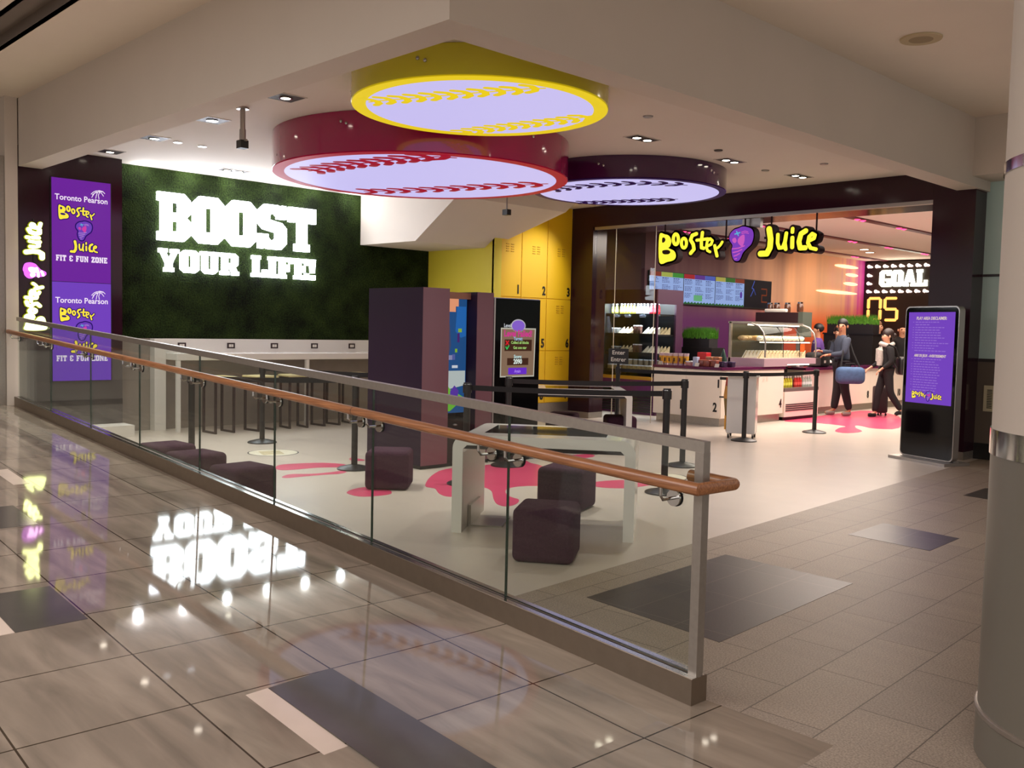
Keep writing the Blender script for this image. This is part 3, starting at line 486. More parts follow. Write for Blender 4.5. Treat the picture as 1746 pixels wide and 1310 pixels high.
# digital panels on the dark wall
def dpanel(z0, z1, label, scr):
    W = .71; H = z1-z0; d = thing('digital_sign', label, 'screen', (-12.30, 4.335, z0)); M = FX(-12.2745, 4.335, z0)
    MB().box(-12.30,-12.28,4.335-W/2-.012,4.335+W/2+.012,z0-.003,z1+.003).build('bezel', M_black, d)
    MB().box(-12.28,-12.2755,4.335-W/2,4.335+W/2,z0,z1).build('screen', scr, d)
    T = lambda v: H*(1-v)
    t = MB(); text(t,'Toronto Pearson', M, .098, 0, T(.185), depth=.0005, bold=.0015, sx=.93); t.build('lettering', E_txt, d)
    t = MB(); x0, y0 = .17, T(.13)                                   # fan of strokes above the name
    for pts in ([(-.06,-.04),(-.02,.03),(.03,.05)],[(-.05,.0),(0,.045),(.05,.06)],[(-.02,.055),(.04,.075),(.10,.06)],[(.0,-.05),(.01,.0),(.03,.05)],[(.05,-.05),(.04,.0),(.06,.06)],[(.04,.06),(.09,.04),(.12,.0)],[(.05,.08),(.11,.07),(.14,.04)],[(-.07,.01),(-.03,.05),(.01,.07)]):
        t.stroke([(x0+a*.8, y0+c*.8) for a, c in pts], .008, 0, .001, M)
    t.build('feather_mark', E_txt, d)
    flat_brand(d, M, -.05, T(.325), .04, T(.655), -.01, T(.49), .37 if H > 1.24 else .355)
    t = MB(); slab(t,'FIT & FUN ZONE', M, -.31, T(.80), .62, .072, .0006); t.build('lettering', E_txt, d)
dpanel(1.952, 3.218, 'upper violet digital sign panel on the dark wall left of the moss wall', E_viod)
dpanel(0.717, 1.946, 'lower violet digital sign panel on the dark wall, seen partly through the railing glass', E_vio)
vs = thing('vertical_sign', 'glowing vertical brand sign reading upward left of the digital panels', 'sign', (-12.30, 3.777, 1.345))
VM = frame((-12.298,3.775,2.01),(0,0,1),(0,-1,0)); VT = TR(VM,0,0,.485,.52)
MB().xbox(VM,-.68,.68,-.006,.006,0,.012).build('rail', M_black, vs)
logo(MB(), BOO, VT, 0.01, .035, .03).build('letter_return', M_haloy, vs); logo(MB(), JUI, VT, .01, .035, .03).build('letter_return', M_haloy, vs)
logo(MB(), BOO, VT, .035, .05, .012).build('letter_face', E_wy, vs); logo(MB(), JUI, VT, .035, .05, .012).build('letter_face', E_wy, vs)
x = logo(MB(), ('berry',), VT, .01, .045).build('berry_emblem', emat('violet_glow_emblem',(200,90,220),2.0), vs); logo(MB(), ('heart','pinkl','swirl1','swirl3'), VT, .045, .05, .02).build('emblem_pink', E_wp, x)
# ---------------------------------------------------------------- round ceiling lightboxes
SEAMS = {'y': ([(-0.48,-.78),(-.34,-.73),(-.19,-.66),(-.01,-.59),(.16,-.51),(.33,-.44),(.49,-.37),(.64,-.29),(.8,-.23),(.9,-.16)], [(-.80,.5),(-.63,.52),(-.38,.57),(-.18,.63),(.03,.67),(.23,.73),(.43,.75),(.57,.76)]),
 'r': ([(-.54,-1.12),(-.06,-1.10),(.27,-1.05),(.49,-.99),(.81,-.93),(1.03,-.87),(1.22,-.78),(1.31,-.63)], [(-1.33,.16),(-1.2,.27),(-.93,.39),(-.73,.49),(-.51,.6),(-.26,.69),(.06,.79),(.28,.88),(.57,.99),(.88,1.11)]),
 'p': ([(-.64,-.79),(-.19,-.82),(.23,-.75),(.6,-.63),(.85,-.38),(.99,-.1)], [(-1.09,.3),(-.95,.4),(-.72,.48),(-.52,.56),(-.35,.63),(-.13,.71),(.03,.77),(.18,.82)])}
def resample(p, n):
    P = [Vector(q) for q in p]; L = [0]
    for i in range(1,len(P)): L.append(L[-1]+(P[i]-P[i-1]).length)
    out = []
    for k in range(n):
        t = L[-1]*k/(n-1); i = max(1, next((j for j in range(1,len(L)) if L[j] >= t-1e-9), len(L)-1)); a = (t-L[i-1])/(L[i]-L[i-1]); out.append(P[i-1].lerp(P[i], a))
    return out
def drum(key, label, c, r, zb, body, rim, wid):
    d = thing('ceiling_lightbox', label, 'ceiling light', (c[0],c[1],zb), 0, 'round baseball-print lightboxes under the shop ceiling')
    s = MB().lathe((c[0],c[1],zb), [(r-.02,.004),(r,.012),(r,3.548-zb)], 96).build('drum', body, d, True)
    MB().lathe((c[0],c[1],zb), [(r-wid,.004),(r-wid,0),(r-.004,0),(r-.02,.006)], 96).build('print_rim', rim, d, True)
    MB().cyl((c[0],c[1],zb+.0012), r-wid, .003, 96).build('light_panel', E_disc, d)
    FM = frame((c[0],c[1],zb+.001),(1,0,0),(0,-1,0))
    for sm in SEAMS[key]:
        t = MB(); p = resample(sm, 12 if key != 'p' else 11); w_ = .024*r; flip = lambda q: (q.x, -q.y)
        t.stroke([flip(q) for q in p], w_, 0, .002, FM)
        for i in range(len(p)-1):
            a = p[i].lerp(p[i+1], .5); tg = (p[i+1]-p[i]).normalized(); nm = Vector((-tg.y, tg.x))
            for sgn in (1,-1):
                L = .085*r; q1 = a-tg*L*.2+nm*sgn*L*.75; q2 = a-tg*L*.9+nm*sgn*L*1.25
                t.stroke([flip(a), flip(q1), flip(q2)], .058*r, 0, .002, FM, seg=5)
        t.build('stitching', rim, d)
    lk_ = MB()
    for k in range(4):
        a = -2.35+1.2*k
        for o in (-.03,.03): lk_.ball((c[0]+(r+.004)*math.cos(a+o/r), c[1]+(r+.004)*math.sin(a+o/r), 3.45-.02*(o > 0)), .016)
    lk_.build('fixing_stud', M_chrome, d, True)
drum('y', 'yellow baseball lightbox drum on ceiling, nearest of the three', (-5.94,5.31), 1.065, 3.31, M_drumy, E_rimy, .12)
drum('r', 'large crimson baseball lightbox drum on ceiling, left of the yellow one', (-8.42,6.67), 1.64, 3.15, M_drumr, E_rimr, .13)
drum('p', 'dark violet baseball lightbox drum on ceiling, farthest of the three', (-7.85,9.62), 1.245, 3.28, M_drump, E_rimp, .09)
# ---------------------------------------------------------------- downlights and ceiling bits
M_lamphouse = mat('dark_lamp_recess', (60,52,46), 0.5); M_trimw = mat('lamp_trim', (205,198,188), 0.5)
def downlight(loc, twin, label, rz=0.0, pw=14, z=3.55, col=NEUT, along='y'):
    sx, sy = (.13,.13) if not twin else ((.09,.19) if along == 'y' else (.19,.09))
    d = thing('recessed_downlight', label, 'downlight', (loc[0],loc[1],z), 0, 'recessed downlights in the shop ceiling')
    M = Matrix.Translation((loc[0],loc[1],z)); b = MB(); t = .012
    for a in ((-sx-t,sx+t,-sy-t,-sy),(-sx-t,sx+t,sy,sy+t),(-sx-t,-sx,-sy,sy),(sx,sx+t,-sy,sy)): b.xbox(M,a[0],a[1],a[2],a[3],-.006,0)
    b.build('trim', M_trimw, d); MB().xbox(M,-sx,sx,-sy,sy,-.004,0).build('recess', M_lamphouse, d)
    for o in ([0] if not twin else [-.09,.09]):
        ox, oy = (0,o) if along == 'y' else (o,0)
        MB().lathe((loc[0]+ox,loc[1]+oy,z-.012), [(.055,.008),(.06,0),(.045,0),(.045,.004)], 24).build('lamp_ring', M_chrome, d, True)
        MB().cyl((loc[0]+ox,loc[1]+oy,z-.010), .044, .006, 20).build('lamp', E_lamp, d)
    if pw: spot('downlight_beam', (loc[0],loc[1],z-.03), (loc[0],loc[1],0), pw, col, 95, .8, .07)
ORD = ['nearest','second','third','farthest']
for i, x in enumerate((-7.715,-9.156,-10.565,-11.844)): downlight((x,4.52), False, 'single recessed downlight along the left bulkhead, %s in its row of four' % ORD[i], pw=210 if i < 3 else 110)
for i, (x,y) in enumerate(((-6.375,8.022),(-6.383,9.717),(-6.306,11.2))): downlight((x,y), True, 'twin-lamp recessed downlight right of the violet drum, %s in its row of three' % ('nearest','middle','farthest')[i], pw=(115,80,30)[i], col=(1.0,.92,.84))
downlight((-6.37,6.46), True, 'added unseen twin-lamp downlight between the yellow and crimson drums', pw=160)  # unseen extra fixture, added to brighten the shop floor and table
downlight((-4.86,6.6), True, 'added unseen twin-lamp downlight close behind the right bulkhead', pw=160)  # another unseen fixture put in for more light on the shop floor
downlight((-11.949,6.21), True, 'twin-lamp recessed downlight in front of the moss wall', pw=0)
for i, (x,y) in enumerate(((-10.574,4.802),(-10.586,5.106))):
    d = thing('spot_light', 'small round ceiling spotlight behind the left row of downlights, %s one' % ('nearer','farther')[i], 'spotlight', (x,y,3.55), 0, 'small round ceiling spots'); MB().lathe((x,y,3.54),[(.05,.009),(.05,0),(.035,0)],20).build('ring', M_chrome, d, True); MB().cyl((x,y,3.541),.034,.006,18).build('lamp', E_lamp, d)
for i, (x,y) in enumerate(((-5.683,7.231),(-6.411,10.55),(-5.631,10.573),(-6.122,9.076))):
    tag(MB().lathe((x,y,3.538),[(.05,.012),(.045,0),(.0,0)],20).build('ceiling_sprinkler', M_alu if i < 3 else M_lamphouse, smooth=True), ('flat round sprinkler cap on the ceiling nearest the yellow drum','flat round sprinkler cap between the two far twin downlights','flat round sprinkler cap beside the right bulkhead','grey round ceiling vent behind the violet drum edge')[i], 'ceiling fitting')
pj = thing('projector_pole', 'grey ceiling pole carrying a small black motion sensor left of the drums', 'projector', (-8.386,4.452,3.55))
MB().lathe((-8.386,4.452,3.53),[(.06,.02),(.06,0),(0,0)],20).build('ceiling_plate', M_alu, pj); MB().cyl((-8.386,4.452,3.33),.024,.2,16).cyl((-8.386,4.452,3.24),.03,.1,16).build('pole', M_alu, pj, True)
MB().box(-8.43,-8.34,4.41,4.49,3.16,3.235).build('sensor_head', M_black, pj); MB().box(-8.386-.08,-8.386+.08,4.44,4.46,3.225,3.24).build('crossbar', M_steel, pj)
pj2 = thing('ceiling_sensor', 'small black sensor hanging from the ceiling between crimson and violet drums', 'sensor', (-9.9,9.4,3.55)); MB().cyl((-9.9,9.4,3.2),.012,.35,10).build('rod', M_alu, pj2); MB().box(-9.95,-9.85,9.36,9.44,3.12,3.2).build('head', M_black, pj2)
sp = thing('ceiling_speaker', 'round beige speaker in the upper ceiling near the column', 'speaker', (-3.57,8.32,4.1)); MB().lathe((-3.57,8.32,4.085),[(.175,.014),(.17,0),(.1,0),(.1,.004),(0,.004)],40).build('grille', mat('beige_grille',(196,178,140),.7), sp, True); MB().cyl((-3.57,8.32,4.084),.1,.003,32).build('cone_cover', mat('beige_cone',(160,142,110),.8), sp)
# ---------------------------------------------------------------- window desk with outlets and stools
dk = thing('wall_desk', 'long white wall desk with upstand under the moss wall', 'desk', (-12.35, 7.8, 0))
MB().rbox(-12.59,-12.115,5.49,10.1,.965,1.06,.006,sub=1).build('worktop', M_white, dk); MB().box(-12.597,-12.57,5.49,10.1,1.06,1.25).build('upstand', M_white, dk); MB().box(-12.59,-12.44,5.33,5.487,0,1.25).build('end_panel', M_white, dk)
for y in (5.52,7.5,9.5): MB().box(-12.16,-12.11,y-.025,y+.025,0,.965).build('leg', M_white, dk)
for i, y in enumerate((5.77,6.506,7.205,7.897,8.586)):
    o_ = MB().box(-12.57,-12.564,y-.06,y+.06,1.115,1.195).build('outlet', M_stoolleg, dk); MB().box(-12.564,-12.561,y-.035,y+.0,1.135,1.175).box(-12.564,-12.561,y+.005,y+.035,1.135,1.175).build('socket', M_whitem, o_)
def stool(loc, rz, label):
    d = thing('bar_stool', label, 'stool', loc, rz, 'bar stools along the white wall desk'); M = Matrix.Identity(4); M = BASE[d.name]
    MB().rbox(-.19,.19,-.17,.17,.735,.765,.01,M,sub=2).build('seat', M_birch, d); MB().xbox(M,-.17,.17,-.15,.15,.70,.735).build('seat_frame', M_stoolleg, d)
    for sx in (-.155,.155):
        for sy in (-.135,.135): MB().xbox(M,sx-.014,sx+.014,sy-.014,sy+.014,.026,.70).build('leg', M_stoolleg, d)
    for sy in (-.135,.135): MB().xbox(M,-.17,.17,sy-.014,sy+.014,0,.026).build('sled_runner', M_stoolleg, d)
    return d
SL = ['birch-seat bar stool at the wall desk nearest the sign wall','second birch-seat bar stool from the left along the wall desk','third birch-seat bar stool from the left, beside the leftmost tall belt post','fourth birch-seat bar stool from the left along the wall desk','birch-seat bar stool at the wall desk nearest the plum kiosk']
s0 = stool((-11.83,5.95,0), .05, SL[0])
for i, (x,y,a) in enumerate(((-11.80,6.55,.12),(-11.86,7.12,-.1),(-11.9,7.68,.06),(-11.95,8.25,-.04))): dup(s0,(x,y,0),a,SL[i+1])
# ---------------------------------------------------------------- belt posts and belts
PB = {'A':(-7.101,11.391),'B':(-7.068,13.307),'C':(-6.158,8.635),'D':(-5.219,7.046),'E':(-10.541,5.882),'F':(-8.087,5.574),'P1':(-6.693,5.889),'P2':(-7.325,7.042),'N':(-8.739,10.599),'Q':(-9.042,4.255),'G':(-8.535,6.55)}
PLB = {'A':'black belt post in front of the small white cart','B':'black belt post before the deli case, right of the cart','C':'black belt post behind the railing end, the farther of the pair','D':'black belt post behind the railing end, the nearer of the pair','E':'black belt post before the bar stools','F':'black belt post left of the plum kiosk, beside its stool','P1':'black belt post behind the left end of the nearer touch table','P2':'black belt post in front of the black game screen','N':'black belt post carrying the small Enter sign','Q':'black belt post nearest the walkway, seen behind the left handrail'}
def post(loc, label):
    d = thing('belt_post', label, 'belt post', loc, 0, 'black queue belt posts')
    MB().lathe(loc,[(.178,0),(.178,.012),(.16,.022),(.06,.045),(.04,.05)],40).build('base', M_black, d, True); MB().cyl((loc[0],loc[1],.045),.032,.85,20).build('tube', M_black, d, True)
    MB().lathe((loc[0],loc[1],.875),[(.043,0),(.043,.08),(.036,.088),(.036,.098),(0,.1)],20).build('head', M_black, d, True)
    return d
p0 = post((*PB['A'],0), PLB['A'])
for k in PB:
    if k not in 'AG': dup(p0, (*PB[k],0), 0, PLB[k])
def belt(a, b_, label, sag=.012):
    A = Vector((*PB[a],0)); B = Vector((*PB[b_],0)); u = (B-A).normalized(); A = A+u*.0435; B = B-u*.0435; n = Vector((-u.y,u.x,0))*.0015; m = MB(); v = []; N = 12
    for i in range(N+1):
        t = i/N; p = A.lerp(B,t); z = .925-sag*4*t*(1-t)
        for s, h in ((-1,-.025),(1,-.025),(1,.025),(-1,.025)): v.append((p.x+n.x*s,p.y+n.y*s,z+h))
    f_ = []
    for i in range(N):
        for j in range(4): f_.append((i*4+j,i*4+(j+1)%4,i*4+4+(j+1)%4,i*4+4+j))
    f_ += [(3,2,1,0),(N*4,N*4+1,N*4+2,N*4+3)]; m.add(v,f_); tag(m.build('queue_belt', M_belt), label, 'queue belt', 'black belts between the posts')
belt('D','P1','black belt over the nearer touch table, reaching left from the near post of the pair'); belt('C','P2','black belt crossing below the yellow lockers, reaching left from the far post of the pair'); belt('N','A','black belt between the Enter post and the post before the cart'); belt('A','B','black belt before the deli case, right of the cart'); belt('Q','F','black belt in front of the bar stools ending at the post left of the kiosk'); belt('E','G','black belt along the bar stools running to the side of the plum kiosk')
es = thing('enter_sign', 'small black Enter sign standing on top of a belt post', 'sign', (-8.739,10.599,.975)); EM = frame((-8.739,10.599,1.13),(.80,.6,0),(0,0,1))
MB().xbox(EM,-.145,.145,-.115,.105,-.006,.006).build('panel', M_black, es); MB().xbox(EM,-.02,.02,-.155,-.115,-.008,.008).build('clamp', M_black, es)
M_stx = mat('pale_sign_text',(205,196,180),.6,emit=(205,196,180),es=.15)
for s_, y_ in (('Enter',.045),('Entrer',-.055)): t = MB(); text(t,s_,EM @ Matrix.Translation((0,0,.0065)),.085,0,y_,depth=.0008,bold=.001); t.build('lettering', M_stx, es)
# ---------------------------------------------------------------- touch tables
def touch_table(loc, rz, label):
    d = thing('touch_table', label, 'touch table', loc, rz); M = BASE[d.name]; W, D, H, T, L, R = 1.32,.88,.72,.075,.075,.10
    out = [(0,0),(0,H-R)]+[(R-R*math.cos(a*PI/16), H-R+R*math.sin(a*PI/16)) for a in range(1,9)]+[(W-R+R*math.sin(a*PI/16), H-R+R*math.cos(a*PI/16)) for a in range(0,8)]+[(W,H-R),(W,0),(W-L,0),(W-L,H-T-.03),(W-L-.03,H-T),(L+.03,H-T),(L,H-T-.03),(L,0)]
    XZ = M @ Matrix(((1,0,0,0),(0,0,-1,0),(0,1,0,0),(0,0,0,1)))
    MB().prism(out,-D,0,XZ).build('body', M_white, d, True, angle=25)
    MB().xbox(M,.20,1.10,.19,.75,H-.003,H+.0015).build('touch_screen', M_blackg, d); MB().xbox(M,.45,1.05,-.002,.001,H-T-.028,H-T-.02).xbox(M,L,W-L,.03,D-.03,H-T-.03,H-T+.01).build('under_tray', M_greyd, d)
    MB().xbox(M,L,L+.0015,.02,D-.02,.005,H-T-.06).build('leg_cladding', M_steel, d); MB().xbox(M,L,L+.26,.25,.63,0,.012).xbox(M,L,L+.02,.25,.63,.012,.16).build('foot_plate', M_steel, d)
    for x in (0,W-L): MB().xbox(M,x+.003,x+L-.003,.01,D-.01,-.0,.004).build('foot_pad', M_rubber, d)
    return d
touch_table((-5.165,4.413,0), math.radians(36.8), 'white arched touch table with black screen, nearer to the railing')
touch_table((-8.55,8.615,0), math.radians(45.4), 'white arched touch table with black screen, farther back below the lockers')
def stool_cube(c, rz, label):
    o = MB().rbox(-.2,.2,-.2,.2,0.0,.355,.045,sub=4); m = o.build('cube_stool', M_fabric, None, True, angle=80); m.location = (c[0],c[1],0); m.rotation_euler = (0,0,rz); return tag(m,label,'stool','plum cube stools')
c0 = stool_cube((-4.205,4.42),math.radians(35),'plum fabric cube stool in front of the nearer touch table, closest to the railing')
for c, a, lab in (((-5.30,5.80),22,'plum fabric cube stool behind the nearer touch table'),((-7.0,5.217),45,'plum fabric cube stool standing before the plum kiosk'),((-6.87,3.665),4,'nearest of three plum cube stools along the railing at left'),((-7.8,3.71),4,'middle of three plum cube stools along the railing at left'),((-8.5,3.76),3,'farthest of three plum cube stools along the railing at left'),((-8.75,9.45),30,'plum cube stool behind the left leg of the farther touch table'),((-8.05,9.83),50,'plum cube stool near the right leg of the farther touch table'),((-7.75,8.55),40,'plum cube stool in front of the farther touch table')):
    q = c0.copy(); C.collection.objects.link(q); q.location = (c[0],c[1],0); q.rotation_euler = (0,0,math.radians(a)); q['label'] = lab
# ---------------------------------------------------------------- plum kiosk with a recessed screen
M_plummat = mat('plum_kiosk_laminate', (38,21,42), 0.5, spec=0.25); M_plumb = mat('plum_satin_front', (120,84,92), 0.3, 0.25, coat=0.2)
kx = thing('photo_kiosk', 'tall dark plum kiosk with recessed coloured screen between two fins', 'kiosk', (-8.1,6.58,0))
MB().box(-8.58,-7.63,6.081,6.44,.04,1.9).box(-8.58,-7.63,6.83,7.075,.04,1.88).box(-8.58,-7.95,6.44,6.83,.04,1.88).build('cabinet', M_plummat, kx)
MB().box(-7.63,-7.624,6.083,6.438,.04,1.9).build('fin_front', M_plumb, kx); MB().box(-7.63,-7.624,6.832,7.073,.04,1.88).build('fin_front', M_plumb, kx)
MB().box(-7.95,-7.72,6.45,6.82,1.80,1.87).build('hood', mat('copper_hood',(150,104,84),.35,.3), kx)
sc_ = MB().box(-7.80,-7.785,6.45,6.82,.56,1.80).build('screen', emat('blue_screen',(42,96,160),.55), kx); KM = FX(-7.784)
def blob(nm, pts, colr, s_=.6, par=sc_, M=KM, dz=.001): MB().prism(pts,0,dz,M).build(nm, emat(nm+'_glow',colr,s_), par)
blob('salmon_banner',[(6.45,1.66),(6.66,1.66),(6.66,1.72),(6.70,1.72),(6.70,1.80),(6.45,1.80)],(240,160,120),.8); blob('sky_patch',[(6.66,1.45),(6.74,1.38),(6.81,1.4),(6.81,1.72),(6.68,1.72)],(40,110,190),.7); blob('grey_silhouette',[(6.46,1.1),(6.55,1.1),(6.60,1.3),(6.58,1.52),(6.50,1.6),(6.46,1.58)],(88,92,130),.5)
blob('lower_pale_field',[(6.45,.80),(6.81,.86),(6.81,1.02),(6.45,1.02)],(196,206,204),.7); blob('green_field',[(6.45,.58),(6.60,.58),(6.72,.66),(6.81,.72),(6.60,.82),(6.46,.95)],(120,196,60),.7,dz=.0015); blob('violet_figure',[(6.60,.68),(6.70,.68),(6.72,.80),(6.66,.86),(6.60,.80)],(96,60,170),.7,dz=.002)
for i, (yy,zz,ww,hh,cc_) in enumerate(((6.70,1.44,.05,.04,(150,190,60)),(6.69,1.33,.03,.1,(80,40,120)),(6.66,1.22,.03,.04,(140,190,50)),(6.52,1.14,.1,.05,(150,150,190)),(6.62,1.05,.08,.03,(220,226,236)),(6.50,1.62,.06,.05,(70,60,110)),(6.62,1.14,.04,.06,(90,100,170)))): blob('screen_motif',[(yy,zz),(yy+ww,zz),(yy+ww,zz+hh),(yy,zz+hh)],cc_,.7,dz=.0025)
MB().box(-7.95,-7.70,6.45,6.82,.04,.5).build('lower_shelf', M_black, kx); MB().box(-8.55,-7.66,6.10,7.06,0,.04).build('plinth', M_black, kx); MB().ball((-7.69,6.6,.44),(.02,.03,.012)).build('coin_button', M_alu, kx, True)
# black game screen
gs = thing('game_screen', 'tall black freestanding screen showing a Level Failed game message', 'screen', (-7.68,7.46,0)); GM = FX(-7.6235,7.458,0)
MB().rbox(-7.72,-7.63,7.098,7.818,.06,1.835,.01,sub=1).build('housing', M_alu, gs); MB().box(-7.632,-7.6245,7.108,7.808,.07,1.825).build('front_glass', M_blackg, gs); MB().box(-7.86,-7.54,7.12,7.80,0,.06).build('base', M_black, gs)
def E2(n, c, s_=.9): return emat(n, c, s_)
bd = MB().prism([(-.27,.945),(.27,.945),(.285,1.50),(-.27,1.50)],0,.001,GM).build('board_edge', E2('pale_board_edge',(196,192,176),.8), gs)
MB().prism([(-.255,.96),(.255,.96),(.265,1.485),(-.255,1.485)],.001,.002,GM).build('board', E2('tan_board',(140,112,90),.8), bd)
MB().prism([(.115*math.cos(a*PI/16),1.525+.075*math.sin(a*PI/16)) for a in range(32)],.001,.002,GM).build('badge_edge', E2('pale_badge_edge',(190,186,196),.8), bd); MB().prism([(.10*math.cos(a*PI/16),1.525+.062*math.sin(a*PI/16)) for a in range(32)],.002,.003,GM).build('badge', E2('violet_badge',(136,96,206),.9), bd)
MB().prism([(-.21,1.24),(.22,1.24),(.22,1.37),(-.21,1.37)],.002,.003,GM).prism([(-.165,1.08),(.17,1.08),(.17,1.16),(-.165,1.16)],.002,.003,GM).build('message_panel', E2('brown_panel',(72,40,24),.7), bd); MB().prism([(-.145,.975),(.145,.975),(.145,1.05),(-.145,1.05)],.002,.003,GM).build('button', E2('violet_button',(104,44,200),.9), bd)
def gtext(s, size, x, y, colr, bold=.002, sx=.9):
    t = MB(); text(t, s, GM @ Matrix.Translation((0,0,.0032)), size, x, y, depth=.0004, bold=bold, sx=sx); t.build('screen_lettering', E2('screen_ink',colr,.95), bd)
gtext('Level',.06,-.17,1.525,(210,214,220),.0005); gtext('Level Failed!',.10,0,1.435,(206,50,140),.003); gtext('Target:',.055,-.0,1.378,(150,190,226),.001); gtext('Collect all blocks',.045,.03,1.335,(170,220,120),.0006); gtext('Get one star',.045,.03,1.277,(170,220,120),.0006); gtext('Score:',.055,0,1.175,(190,230,230),.001); gtext('2090',.075,0,1.118,(226,240,230),.002); gtext('Again',.05,0,1.01,(170,130,240),.001)
MB().stroke([(-.19,1.352),(-.15,1.312)],.014,.003,.004,GM).stroke([(-.15,1.352),(-.19,1.312)],.014,.003,.004,GM).build('red_cross', E2('red_cross_glow',(220,30,40),.9), bd); MB().stroke([(-.19,1.285),(-.173,1.262),(-.145,1.30)],.014,.003,.004,GM).build('green_tick', E2('green_tick_glow',(50,200,90),.9), bd)
# disclaimer totem
TA = math.radians(-21.0); TL = (-4.60,11.47,0); tt = thing('disclaimer_totem', 'tall black information totem with violet screen of small print near the column', 'screen', TL, TA); TM = BASE[tt.name]
rr = [(-.40,.11),(.40,.11)]; Hh = 1.87; rad = .06; pl = []
for cxx, czz, a0 in ((.40-rad,Hh-rad,0),(-.40+rad,Hh-rad,90),(-.40+rad,.04+rad,180),(.40-rad,.04+rad,270)):
    for k in range(7): a = math.radians(a0+15*k); pl.append((cxx+rad*math.cos(a), czz+rad*math.sin(a)))
XZ = lambda y: TM @ Matrix(((1,0,0,0),(0,0,-1,y),(0,1,0,0),(0,0,0,1)))
MB().prism(pl,-.045,.045,XZ(0)).build('housing', M_alu, tt, True, angle=30); MB().prism([(a*.972, .955+(c-.955)*.985) for a, c in pl],.045,.047,XZ(0)).build('front_glass', M_blackg, tt)
SM = TM @ Matrix(((1,0,0,0),(0,0,-1,-.0475),(0,1,0,0),(0,0,0,1)))
scn = MB().prism([(-.345,.70),(.345,.70),(.345,1.80),(-.345,1.80)],0,.001,SM).build('screen', E_vio, tt)
E_hd = emat('cream_screen_text',(226,206,190),.95)
t = MB(); text(t,'PLAY AREA DISCLAIMER:',SM,.052,0,1.725,depth=.001,bold=.001,sx=.8,shear=.15); t.build('heading', E_hd, scn); t = MB(); text(t,'AIRE DE JEUX - AVERTISSEMENT',SM,.044,0,1.275,depth=.001,bold=.001,sx=.76,shear=.15); t.build('heading', E_hd, scn)
random.seed(3); E_sp = emat('lilac_small_print', (150,110,206), .95)
for top, rows in ((1.68,12),(1.235,13)):
    y = top; t = MB()
    for r_ in range(rows):
        new = r_ in (0,2,3,4,5,6,8,9,10,12); x = -.235
        if new: t.stroke([(-.275,y),(-.262,y)],.008,.0005,.0015,SM,seg=2)
        end = -.235+random.uniform(.3,.5) if new else -.235+random.uniform(.15,.48)
        while x < end-.02: wl_ = random.uniform(.015,.05); t.stroke([(x,y),(min(x+wl_,end),y)],.010,.0005,.0015,SM,seg=2); x += wl_+.016
        y -= .0325 if not new else .031
    t.build('small_print', E_sp, scn)
flat_brand(scn, SM, -.13, .80, .13, .79, 0.0, .795, .185, .001)
MB().xbox(TM,-.43,.43,-.20,.2,0,.035).prism([(-.4,.0),(.4,0),(.4,.06),(-.4,.06)],-.06,.06,TM @ Matrix.Identity(4)).build('base_plate', M_alu, tt)
# white display cart
CA = math.radians(26); ct = thing('display_cart', 'small white display cart on casters with colourful side print', 'cart', (-7.36,11.74,0), CA); CM = BASE[ct.name]
MB().rbox(-.2,.2,-.17,.17,.07,.88,.006,CM,sub=1).build('body', M_white, ct); MB().rbox(-.30,.24,-.2,.2,.88,.905,.004,CM,sub=1).build('tray_top', M_whitem, ct)
sd = MB(); prof = [(-.205,-.16,.09),(-.225,-.16,.35),(-.25,-.16,.60),(-.22,-.16,.86)]
v = []
for x, y, z in prof: v += [tuple(CM @ Vector((x,y,z))), tuple(CM @ Vector((x,.16,z))), tuple(CM @ Vector((-.201,.16,z))), tuple(CM @ Vector((-.201,-.16,z)))]
sd.add(v,[(i*4+j,i*4+(j+1)%4,i*4+4+(j+1)%4,i*4+4+j) for i in range(3) for j in range(4)]+[(3,2,1,0),(12,13,14,15)])
def fruit():
    m = mat('fruit_print',(150,90,40),.4); nt = m.node_tree; b = nt.nodes['Principled BSDF']; tc = nt.nodes.new('ShaderNodeTexCoord'); vv = nt.nodes.new('ShaderNodeTexVoronoi'); vv.inputs['Scale'].default_value = 7
    r = nt.nodes.new('ShaderNodeValToRGB'); e = r.color_ramp.elements; e[0].color = lin((110,110,50)); e[1].color = lin((200,60,50)); q = e.new(.35); q.color = lin((200,140,60)); q = e.new(.65); q.color = lin((90,84,40)); sx_ = nt.nodes.new('ShaderNodeSeparateColor')
    nt.links.new(tc.outputs['Object'],vv.inputs[0]); nt.links.new(vv.outputs['Color'],sx_.inputs[0]); nt.links.new(sx_.outputs[0],r.inputs[0]); nt.links.new(r.outputs[0],b.inputs['Base Color']); return m
sdo = sd.build('printed_side', fruit(), ct, True); MB().xbox(CM,-.228,-.207,-.162,-.10,.12,.32).build('yellow_cup_print', mat('amber_print',(224,160,50),.4), sdo)
for sx in (-.17,.17):
    for sy in (-.14,.14):
        q = CM @ Vector((sx,sy,0)); cs = MB().tube([(q.x-.012*math.cos(CA),q.y-.012*math.sin(CA),.028),(q.x+.012*math.cos(CA),q.y+.012*math.sin(CA),.028)],.028,16).build('caster', M_black, ct, True); MB().box(q.x-.012,q.x+.012,q.y-.012,q.y+.012,.045,.07).build('fork', M_chrome, cs)
MB().xbox(CM,-.33,-.21,-.02,.02,.82,.86).xbox(CM,-.36,-.34,-.02,.02,.70,.82).xbox(CM,-.33,-.23,-.02,.02,.56,.58).build('side_bracket', M_black, ct)
